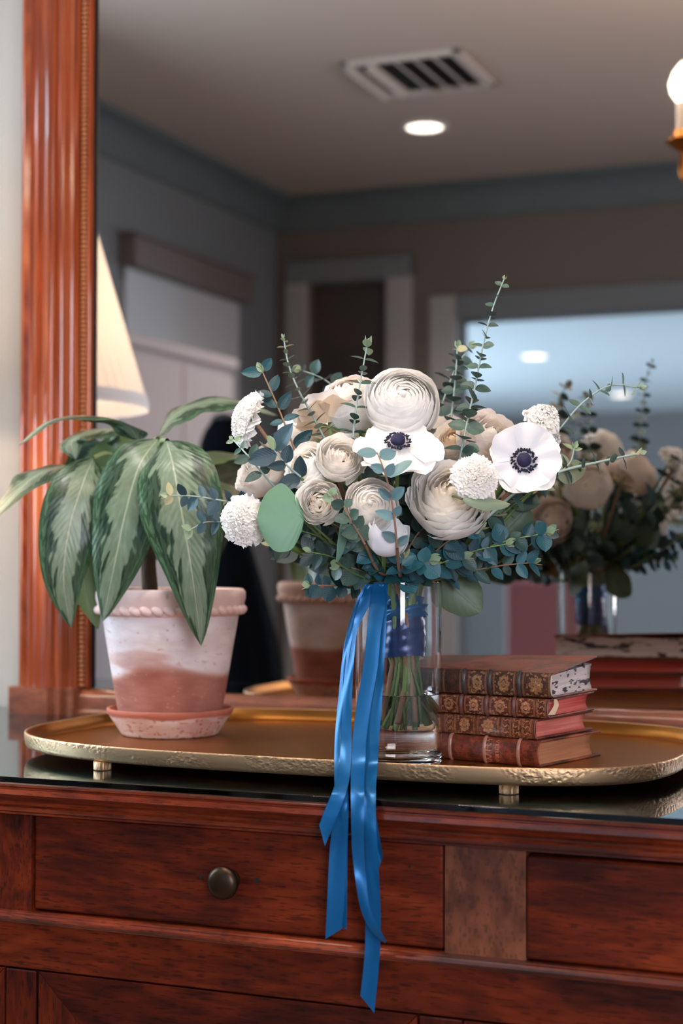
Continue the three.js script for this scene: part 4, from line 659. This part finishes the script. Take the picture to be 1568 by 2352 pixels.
function sprig(label, pts, o) {
  const P = pts.map(([x, y, d]) => at(x, y, d)), c = new THREE.CatmullRomCurve3(P), r = rng(o.seed), d0 = pts[0][2], L = (px) => px * d0 / FPX;
  const g = thing(o.name ?? 'eucalyptus_sprig', label, 'eucalyptus', P[0], o.group), shapes = LG[o.shape ?? 'round'], ms = EM[o.m ?? 'teal'];
  part(g, 'stem', tube(P, o.sr ?? 0.0014, 28, 6, 0.55), o.stem ?? GM.stemPale);
  if (o.vase !== false) part(g, 'stem', tube([P[0]].concat(stemPath(P[0], c.getTangent(0), 0.002, r, 0.3).slice(1)), (o.sr ?? 0.0014) * 1.15, 26, 6, 1.1), o.stem ?? GM.stemDark);
  const put = (pos, dir, nor, s, m) => { const x = dir.clone().normalize(), y = nor.clone().addScaledVector(x, -nor.dot(x)).normalize(), z = V3(0, 0, 0).crossVectors(x, y); const q = local(g, 'leaf', shapes[Math.floor(r() * shapes.length)], m); q.applyMatrix4(basis(x, y, z, pos.clone().sub(g.position)).scale(V3(s, s, s))); };
  const cam = FW.clone().negate();
  for (let i = 0; i < o.n; i++) {
    const t = o.n === 1 ? 0.5 : lerp(o.t0 ?? 0.06, 0.97, i / (o.n - 1)), p = c.getPointAt(t), tan = c.getTangentAt(t), s = 1.22 * L(lerp(o.s[0], o.s[1], Math.pow(t, o.pow ?? 1))) * (0.88 + 0.24 * r());
    const a = V3(0, 0, 0).crossVectors(tan, cam).normalize(), b = V3(0, 0, 0).crossVectors(a, tan).normalize(), m = t > (o.tip ?? 0.93) ? EM.young[i % 3] : ms[Math.floor(r() * ms.length)];
    for (const k of [1, -1]) {
      if (o.mode === 'face') {
        const dir = a.clone().multiplyScalar(k).addScaledVector(tan, 0.35 + 0.5 * r()).addScaledVector(cam, (r() - 0.35) * 0.7), nor = cam.clone().addScaledVector(UP, 0.45 + (r() - 0.5) * 1.3).addScaledVector(RT, (r() - 0.5) * 1.5);
        dir.addScaledVector(UP, (r() - 0.5) * 0.9).addScaledVector(RT, (r() - 0.5) * 0.9);
        put(p.clone().addScaledVector(tan, (r() - 0.5) * s * 0.5), dir, nor, s * (0.72 + 0.5 * r()), m);
      } else {
        const th = (i % 2) * 1.45 + (r() - 0.5) * 0.5 + (o.th ?? 0.3), dir = a.clone().multiplyScalar(Math.cos(th) * k).addScaledVector(b, Math.sin(th) * k).addScaledVector(tan, (o.lift ?? 0.15) + (r() - 0.5) * 0.3);
        put(p, dir, tan.clone().addScaledVector(cam, (o.tilt ?? 0.9) * (0.2 + 1.8 * r())), s, m);
      }
    }
  }
  if (o.tipLeaf !== false) for (let k = 0; k < 3; k++) { const p = c.getPointAt(1), tan = c.getTangentAt(1), a = frame(tan)[0].applyAxisAngle(tan, k * 2.1 + r()); put(p, tan.clone().addScaledVector(a, 0.5), a, L(o.s[1]) * 0.8, EM.young[k % 3]); }
  return g;
}
sprig('tallest eucalyptus sprig rising from the right half of the bouquet', [[1045, 1115, 1.80], [1066, 1000, 1.80], [1090, 890, 1.82], [1112, 780, 1.83], [1134, 700, 1.84], [1157, 642, 1.84]], { n: 19, s: [46, 14], m: 'green', seed: 101, tilt: 0.9, tip: 0.97 });
sprig('pale narrow leaved eucalyptus sprig, leftmost of the tall tips', [[748, 1012, 1.82], [715, 950, 1.82], [684, 893, 1.82], [662, 835, 1.83], [651, 776, 1.84]], { n: 16, s: [30, 14], m: 'olive', shape: 'oval', seed: 102, tilt: 0.1, lift: 0.35, tip: 0.9 });
sprig('short upright eucalyptus sprig in front of the left ranunculus', [[810, 1006, 1.80], [818, 935, 1.81], [830, 862, 1.82], [843, 792, 1.83]], { n: 8, s: [36, 30], m: 'green', shape: 'oval', seed: 103, tilt: 0.5, tip: 0.95, th: 0.1 });
sprig('dark eucalyptus sprig close behind the tallest one', [[1030, 1010, 1.93], [1040, 925, 1.94], [1047, 850, 1.95], [1050, 797, 1.96]], { n: 9, s: [34, 22], m: 'dark', seed: 104 });
sprig('eucalyptus sprig bending to the right at the top right edge', [[1235, 1045, 1.86], [1285, 985, 1.86], [1338, 925, 1.86], [1400, 886, 1.87], [1468, 890, 1.88]], { n: 10, s: [40, 22], m: 'green', shape: 'oval', seed: 105, tip: 0.95, th: 0.6 });
sprig('long thin eucalyptus sprig pointing far right under the anemone', [[1100, 1205, 1.82], [1200, 1120, 1.82], [1290, 1082, 1.83], [1380, 1060, 1.84], [1470, 1041, 1.86]], { n: 12, s: [46, 20], m: 'dark', shape: 'oval', seed: 106, sr: 0.0022, tip: 0.9 });
sprig('blue green round leaved sprig hanging over the front ranunculus', [[912, 1258, 1.72], [905, 1190, 1.71], [893, 1120, 1.705], [878, 1070, 1.70], [866, 1040, 1.71]], { n: 5, s: [36, 34], m: 'blue', shape: 'oval', mode: 'face', seed: 107, stem: GM.stemWood, tip: 2, tipLeaf: false });
sprig('teal leaved sprig behind the upper left scabious', [[690, 1065, 1.83], [658, 985, 1.83], [632, 920, 1.84], [603, 855, 1.85]], { n: 6, s: [48, 34], m: 'teal', shape: 'oval', mode: 'face', seed: 108, stem: GM.stemWood, tip: 2 });
sprig('blue leaved sprig reaching left over the silver houseplant leaf', [[575, 1165, 1.86], [510, 1150, 1.86], [445, 1140, 1.87], [388, 1138, 1.88]], { n: 6, s: [34, 26], m: 'dusk', shape: 'oval', mode: 'face', seed: 109 });
sprig('lower blue leaved sprig left of the bottom left scabious', [[575, 1205, 1.87], [520, 1200, 1.87], [470, 1200, 1.88], [440, 1215, 1.88]], { n: 5, s: [36, 24], m: 'dusk', shape: 'oval', mode: 'face', seed: 110 });
sprig('small leaved sprig in front of the blush rose at the left edge', [[640, 1130, 1.80], [605, 1090, 1.79], [572, 1050, 1.79], [535, 1010, 1.82]], { n: 5, s: [38, 18], m: 'green', shape: 'oval', mode: 'face', seed: 111 });
sprig('dark blue green leaf cluster between the left scabious and the cream roses', [[690, 1095, 1.78], [655, 1065, 1.775], [630, 1035, 1.775]], { n: 3, s: [50, 50], m: 'dusk', shape: 'oval', mode: 'face', seed: 112, tip: 2 });
sprig('small leaved sprig in front of the lower cream rose', [[838, 1250, 1.74], [806, 1195, 1.73], [782, 1152, 1.73], [762, 1138, 1.73]], { n: 5, s: [40, 20], m: 'green', mode: 'face', seed: 113, stem: GM.stemWood });
sprig('tiny sprig at the right edge beside the mirrored flowers', [[1190, 1265, 1.84], [1235, 1240, 1.84], [1258, 1222, 1.84]], { n: 2, s: [34, 34], m: 'dusk', shape: 'oval', mode: 'face', seed: 114, tip: 2 });
sprig('leafy sprig right of the anemone with olive leaves', [[1230, 1120, 1.83], [1280, 1090, 1.83], [1310, 1060, 1.84], [1318, 1030, 1.85]], { n: 4, s: [34, 26], m: 'olive', shape: 'oval', mode: 'face', seed: 115, tip: 0.8 });
const low = 'eucalyptus sprigs fanned out low over the vase rim', lowLabels = ['teal sprig low over the vase rim in front, round leaves right of the ribbon', 'teal sprig from the vase rim up to the left of the white cup bud', 'teal sprig from the vase rim to just under the biggest rose', 'long teal sprig low on the right, ending at the right tip of the greenery', 'teal sprig lowest on the right, along the underside of the greenery', 'dark sprig low on the left, under the big round green leaf', 'teal sprig hanging lowest on the left, in front of the mirrored pot', 'dark sprig rising left behind the big round green leaf', 'dark sprig between the white cup bud and the biggest rose', 'teal sprig right beneath the front ranunculus', 'short teal sprig in the middle, directly over the vase rim', 'teal sprig between the vase rim and the biggest rose, right of the middle', 'green sprig low on the left, close to the vase rim', 'blue green sprig low on the right, in front of the large dark round leaf', 'dark sprig under the lower cream rose, left of the narrow curled leaf'];
const mid = (x, y, d, x2, y2, d2) => [[x, y, d], [lerp(x, x2, 0.35), lerp(y, y2, 0.5), lerp(d, d2, 0.6)], [lerp(x, x2, 0.7), lerp(y, y2, 0.85), d2], [x2, y2, d2]];
[[905, 1345, 1.83, 985, 1290, 1.765, 4, 46, 'teal'], [893, 1345, 1.83, 820, 1235, 1.765, 5, 42, 'teal'], [930, 1345, 1.83, 1095, 1212, 1.765, 6, 44, 'teal'], [940, 1350, 1.84, 1252, 1225, 1.80, 8, 40, 'teal'], [945, 1350, 1.85, 1222, 1292, 1.82, 7, 36, 'teal'], [880, 1345, 1.84, 715, 1268, 1.83, 7, 38, 'dark'], [868, 1345, 1.85, 712, 1345, 1.85, 5, 34, 'teal'], [862, 1345, 1.87, 695, 1220, 1.85, 6, 40, 'dark'], [900, 1345, 1.84, 990, 1200, 1.80, 5, 42, 'dark'], [900, 1345, 1.83, 850, 1260, 1.775, 5, 42, 'teal'], [920, 1345, 1.82, 925, 1285, 1.76, 3, 46, 'teal'], [935, 1345, 1.84, 1060, 1280, 1.775, 5, 44, 'teal'], [905, 1345, 1.85, 780, 1300, 1.81, 5, 38, 'green'], [940, 1345, 1.86, 1160, 1250, 1.80, 6, 42, 'dusk'], [870, 1345, 1.86, 760, 1200, 1.80, 5, 40, 'dark']].forEach(([x, y, d, x2, y2, d2, n, s, m], i) => sprig(lowLabels[i], mid(x, y, d, x2, y2, d2), { n, s: [s, s * 0.8], m, shape: i % 3 ? 'oval' : 'round', mode: 'face', seed: 130 + i, t0: 0.35, group: low, stem: i % 2 ? GM.stem : GM.stemWood, tip: 2 }));
[[900, 1340, 1.9, 900, 1080, 1.86], [880, 1340, 1.9, 770, 1110, 1.87], [925, 1340, 1.9, 1060, 1090, 1.87], [870, 1340, 1.91, 660, 1140, 1.88], [940, 1340, 1.91, 1190, 1130, 1.87], [920, 1340, 1.88, 1000, 1130, 1.84], [930, 1340, 1.89, 1120, 1180, 1.84], [890, 1340, 1.88, 820, 1120, 1.84], [900, 1340, 1.95, 780, 1240, 2.04], [900, 1340, 1.95, 690, 1190, 2.05], [920, 1340, 1.95, 1010, 1250, 2.06], [930, 1340, 1.95, 1150, 1200, 2.03], [910, 1340, 1.95, 880, 1280, 2.08], [900, 1340, 1.94, 640, 1240, 1.98]].forEach(([x, y, d, x2, y2, d2], i) => sprig('dark green sprig filling the inside and the back of the bouquet', mid(x, y, d, x2, y2, d2), { n: 9, s: [60, 54], m: 'dark', mode: 'face', seed: 160 + i, t0: 0.25, group: 'dark filler greenery inside the bouquet', stem: GM.stemDark, tip: 2, vase: i < 6 }));
[[840, 960, 2.0, 690, 850, 2.03], [1000, 980, 2.0, 1080, 800, 2.04]].forEach(([x, y, d, x2, y2, d2], i) => sprig(i ? 'dark upright sprig at the back on the right, rising tallest in the mirror' : 'dark upright sprig at the back on the left of the bouquet', mid(x, y, d, x2, y2, d2), { n: 8, s: [40, 26], m: 'dark', seed: 180 + i, tip: 2 }));
// single large leaves
function bigLeaf(label, base, tip, w, n, m, o = {}) {
  const b = at(...base), t = at(...tip), g = thing('round_leaf', label, 'leaf', b), x = t.clone().sub(b), L = x.length(); x.normalize();
  const nor = face(...n), y = nor.clone().addScaledVector(x, -nor.dot(x)).normalize(), z = V3(0, 0, 0).crossVectors(x, y), Wd = w * base[2] / FPX, r = rng(o.seed ?? 1);
  part(g, 'blade', grid(24, 14, (u0, v, out) => { const u = 0.5 - 0.5 * Math.cos(u0 * Math.PI), s = v * 2 - 1, ww = Wd * Math.pow(Math.max(0, Math.sin(Math.PI * Math.pow(u, o.pow ?? 0.85))), o.blunt ?? 0.6) * (1 + 0.03 * Math.sin(u * 14 + s * 2 + (o.seed ?? 0))); out.copy(b).addScaledVector(x, u * L).addScaledVector(z, s * ww).addScaledVector(y, ww * (o.cup ?? -0.18) * s * s - L * (o.bend ?? 0.10) * u * u - 0.03 * ww * Math.exp(-s * s * 60)); }), m);
  part(g, 'petiole', tube([b, ...(base[2] < 1.73 ? [b.clone().addScaledVector(FW, 0.075).addScaledVector(x, -0.012)] : []), b.clone().lerp(at(910, 1340, 1.87), 0.4).addScaledVector(FW, base[2] < 1.73 ? 0.06 : 0).add(V3(0, -0.006, 0)), at(910, 1345, 1.87)], 0.0012, 20, 6), GM.stemDark);
  return g;
}
bigLeaf('big round smooth green leaf facing the camera, left of the cream roses', [698, 1188, 1.765], [592, 1190, 1.755], 80, [-0.1, 0.15, 1], waxy(0x5c8a6c, 0.48), { pow: 0.95, blunt: 0.62, cup: -0.1 });
bigLeaf('round dark green leaf hanging at the right side of the vase rim', [1010, 1322, 1.86], [1104, 1405, 1.85], 50, [0.3, -0.2, 1], waxy(0x4e6044), { pow: 0.95 });
bigLeaf('large dark round leaf behind the long sprig, right of the biggest rose', [1140, 1240, 1.86], [1215, 1165, 1.86], 62, [0.3, 0.1, 1], waxy(0x43573f), { pow: 0.95 });
bigLeaf('thin pale olive leaf lying edge on under the round scabious', [1062, 1146, 1.70], [1176, 1150, 1.72], 20, [0, 0.55, 0.8], waxy(0x8d9c80), { pow: 0.9, cup: -0.6 });
bigLeaf('flat olive leaf at the right of the anemone', [1275, 1085, 1.84], [1346, 1072, 1.85], 32, [0.1, 0.4, 0.9], waxy(0x84876a), { pow: 0.7 });
bigLeaf('narrow curled green leaf standing upright under the lower cream rose', [772, 1292, 1.76], [779, 1172, 1.74], 12, [-0.8, 0, 0.7], waxy(0x5d8572), { pow: 1.0, cup: -1.2 });
bigLeaf('long pointed green leaf right of the upward sprig in the centre', [887, 1092, 1.72], [941, 1056, 1.70], 16, [0.2, 0.6, 0.8], waxy(0x77908a), { pow: 0.9 });
bigLeaf('big round dark leaf at the lower back of the bouquet, mirrored', [830, 1300, 1.96], [740, 1310, 2.02], 60, [0, 0.1, -1], waxy(0x4e6044), { pow: 0.95 });
bigLeaf('second round dark leaf at the back right of the bouquet, mirrored', [1000, 1320, 1.96], [1085, 1360, 2.0], 55, [0, 0.1, -1], waxy(0x4e6044), { pow: 0.95 });

// ---------------------------------------------------------------- lamp, chandelier and furniture, seen in the mirror
function pleated(r0, y0, r1, y1, c, n, amp) { return grid(8, n * 6, (u, v, o) => { const a = v * Math.PI * 2, q = Math.abs(mod(v * n, 1) * 2 - 1), r = lerp(r0, r1, u) + amp * (q - 0.5) * lerp(1, 0.5, u); o.set(c.x + Math.cos(a) * r, c.y + lerp(y0, y1, u), c.z + Math.sin(a) * r); }); }
{
  const bc = mirrored(at(22, 935, 2.92)), L = V3(bc.x, T, bc.z), yb = bc.y - T;
  const g = thing('table_lamp', 'table lamp with a tall cream pleated shade, at the mirror\'s left edge', 'lamp', L);
  const shade = M(0xf1eee9, 0.85, { transmission: 0.45 });
  part(g, 'lamp_shade', pleated(0.250, yb, 0.114, yb + 0.46, L, 60, 0.003), shade);
  part(g, 'shade_trim', lathe([[0.2495, yb - 0.004], [0.2515, yb + 0.006], [0.247, yb + 0.022]], L, 80), M(0xd4e0f4, 0.8, { transmission: 0.4 }), 'pale blue edging at the bottom of the shade');
  part(g, 'lamp_base', lathe([[0.0001, 0], [0.085, 0], [0.088, 0.006], [0.08, 0.014], [0.05, 0.022], [0.03, 0.05], [0.055, 0.12], [0.075, 0.19], [0.066, 0.26], [0.03, 0.31], [0.014, 0.33], [0.012, yb + 0.05], [0.0001, yb + 0.05]], L, 48), M(0x5c4630, 0.35, { clearcoat: 0.6 }));
  const b = new THREE.SphereGeometry(0.032, 20, 14); b.translate(L.x, L.y + yb + 0.13, L.z);
  part(g, 'light_bulb', b, M(0xffffff, 0.5, { emissive: 0xffd9a8, emissiveIntensity: 4 }));
  const pl = new THREE.PointLight(0xffd8b0, 0.5); pl.name = 'lamp_light'; pl.position.set(L.x, L.y + yb + 0.13, L.z); pl.shadow.radius = 2; scene.add(pl);
}
{
  const cc = mirrored(at(1800, 330, 3.2)), brass = M(0xa8672c, 0.3, { metalness: 1 });
  const g = thing('chandelier', 'brass chandelier, one glowing candle arm showing at the upper right of the mirror', 'chandelier', V3(cc.x, CEIL, cc.z));
  const y = mirrored(at(1568, 335, 3.15)).y, arm0 = mirrored(at(1569, 335, 3.15)), rad = Math.hypot(arm0.x - cc.x, arm0.z - cc.z), a0 = Math.atan2(arm0.z - cc.z, arm0.x - cc.x);
  part(g, 'column', lathe([[0.0001, y - 0.16], [0.012, y - 0.15], [0.02, y - 0.13], [0.03, y - 0.1], [0.018, y - 0.06], [0.03, y - 0.02], [0.014, y + 0.03], [0.01, y + 0.12], [0.006, y + 0.15], [0.006, CEIL - 0.02], [0.05, CEIL - 0.012], [0.05, CEIL]], V3(cc.x, 0, cc.z), 32), brass);
  for (let i = 0; i < 5; i++) {
    const a = a0 + i * Math.PI * 2 / 5, P = (r, h) => V3(cc.x + Math.cos(a) * r, y + h, cc.z + Math.sin(a) * r), e = P(rad, 0);
    const arm = part(g, 'arm', tube([P(0.015, -0.09), P(rad * 0.4, -0.115), P(rad * 0.8, -0.095), P(rad, -0.06), P(rad, -0.01)], 0.0075, 28, 8), brass);
    part(arm, 'drip_cup', lathe([[0.0001, -0.012], [0.012, -0.01], [0.024, 0.0], [0.034, 0.008], [0.035, 0.011], [0.020, 0.008], [0.019, 0.03], [0.0001, 0.03]], e, 28), brass);
    part(arm, 'candle_sleeve', lathe([[0.0135, 0.006], [0.0135, 0.085], [0.0001, 0.086]], e, 24), M(0xe9dccb, 0.6, { transmission: 0.1 }));
    const b = lathe([[0.0001, 0.083], [0.012, 0.085], [0.025, 0.105], [0.028, 0.122], [0.020, 0.145], [0.007, 0.162], [0.0001, 0.168]], e, 24);
    part(arm, 'candle_bulb', b, M(0xffffff, 0.4, { emissive: 0xfff0da, emissiveIntensity: 7 }));
    const pl = new THREE.PointLight(0xffe8cc, 0.36); pl.name = 'candle_light'; pl.position.set(e.x, e.y + 0.115, e.z); pl.shadow.radius = 0.8; scene.add(pl);
  }
}
{ // pale cupboard by the left wall
  const rc = at(545, 823, 5.2), p = mirrored(rc), x1 = p.x, x0 = XL + 0.005, z1 = p.z + 0.0, z0 = z1 - 0.72, h = p.y;
  const g = thing('cupboard', 'tall pale painted cupboard against the left wall, blurred in the mirror behind the lamp', 'cupboard', V3((x0 + x1) / 2, 0, (z0 + z1) / 2)), m = M(0xc9c0c4, 0.7);
  part(g, 'cupboard_body', box(x0, x1 - 0.02, 0, h - 0.03, z0, z1, 0.02, 3), m); part(g, 'cornice', box(x0, x1, h - 0.04, h, z0 - 0.015, z1 + 0.015, 0.012), m);
  for (const k of [0, 1]) { const a = lerp(z0 + 0.015, z1 - 0.015, k / 2), b = lerp(z0 + 0.015, z1 - 0.015, (k + 1) / 2), d = part(g, 'door', box(x1 - 0.022, x1 - 0.004, 0.1, h - 0.06, a + 0.003, b - 0.003, 0.005), m); const s = new THREE.SphereGeometry(0.014, 14, 10); s.translate(x1 + 0.006, 0.9, k ? a + 0.04 : b - 0.04); part(d, 'knob', s, M(0x6a6060, 0.4)); }
}
{ // dark draped cloth on a stand
  const D = 4.1, tp = mirrored(at(512, 962, D)), c = V3(tp.x, 0, tp.z), h = tp.y, px = D / FPX;
  const g = thing('draped_garment', 'dark navy garment on a stand, blurred in the mirror beside the pot', 'garment', c);
  const w = (y) => { const t = (at(512, 960, D).y - y) / px; return px * (t < 50 ? lerp(26, 56, smooth(0, 50, t)) : t < 280 ? lerp(56, 60, (t - 50) / 230) : t < 520 ? lerp(60, 128, Math.pow((t - 280) / 240, 0.9)) : lerp(128, 250, (t - 520) / 800)); };
  part(g, 'garment_cloth', grid(48, 96, (u, v, o) => { const y = lerp(0.02, h, u), a = v * Math.PI * 2, r = w(y) * (1 + 0.07 * Math.sin(a * 9 + u * 5) * (1 - u) + 0.03 * Math.sin(a * 4 + u * 9)); o.set(c.x + Math.cos(a) * r, y, c.z + Math.sin(a) * r * 0.8); }), M(0x04070d, 0.9, { specularIntensity: 0.1 }));
  const s = new THREE.SphereGeometry(px * 27, 20, 12); s.scale(1, 0.5, 0.8).translate(c.x, h, c.z); part(g, 'stand_top', s, M(0x12161f, 0.6));
  part(g, 'stand_foot', lathe([[0.0001, 0], [0.2, 0], [0.2, 0.02], [0.0001, 0.03]], c, 32), M(0x1a1512, 0.5));
}
{ // rose armchair beyond the opening
  const p = mirrored(at(1205, 1330, 6.6)), c = V3(p.x, 0, p.z), h = p.y, w = 0.2, m = M(0xcc8c92, 0.8, { sheen: 0.4, sheenColor: new THREE.Color(0xd89098) });
  const g = thing('rose_armchair', 'dusty rose chair in the hall, a blurred pink patch right of the vase', 'chair', c);
  part(g, 'backrest', box(c.x - 0.15, c.x + 0.12, 0.42, h, c.z + 0.2, c.z + 0.3, 0.04, 4), m); part(g, 'seat', box(c.x - 0.17, c.x + 0.14, 0.32, 0.46, c.z - 0.3, c.z + 0.28, 0.05, 4), m);
  for (const sx of [-0.13, 0.1]) for (const sz of [-0.26, 0.25]) part(g, 'leg', new THREE.CylinderGeometry(0.02, 0.014, 0.33, 12).translate(c.x + sx, 0.165, c.z + sz), M(0x3a2418, 0.5));
}

scene.traverse((o) => { if (o.isMesh) { o.castShadow = true; o.receiveShadow = true; } if (o.isLight && o.shadow) o.castShadow = true; });
renderer.render(scene, camera);
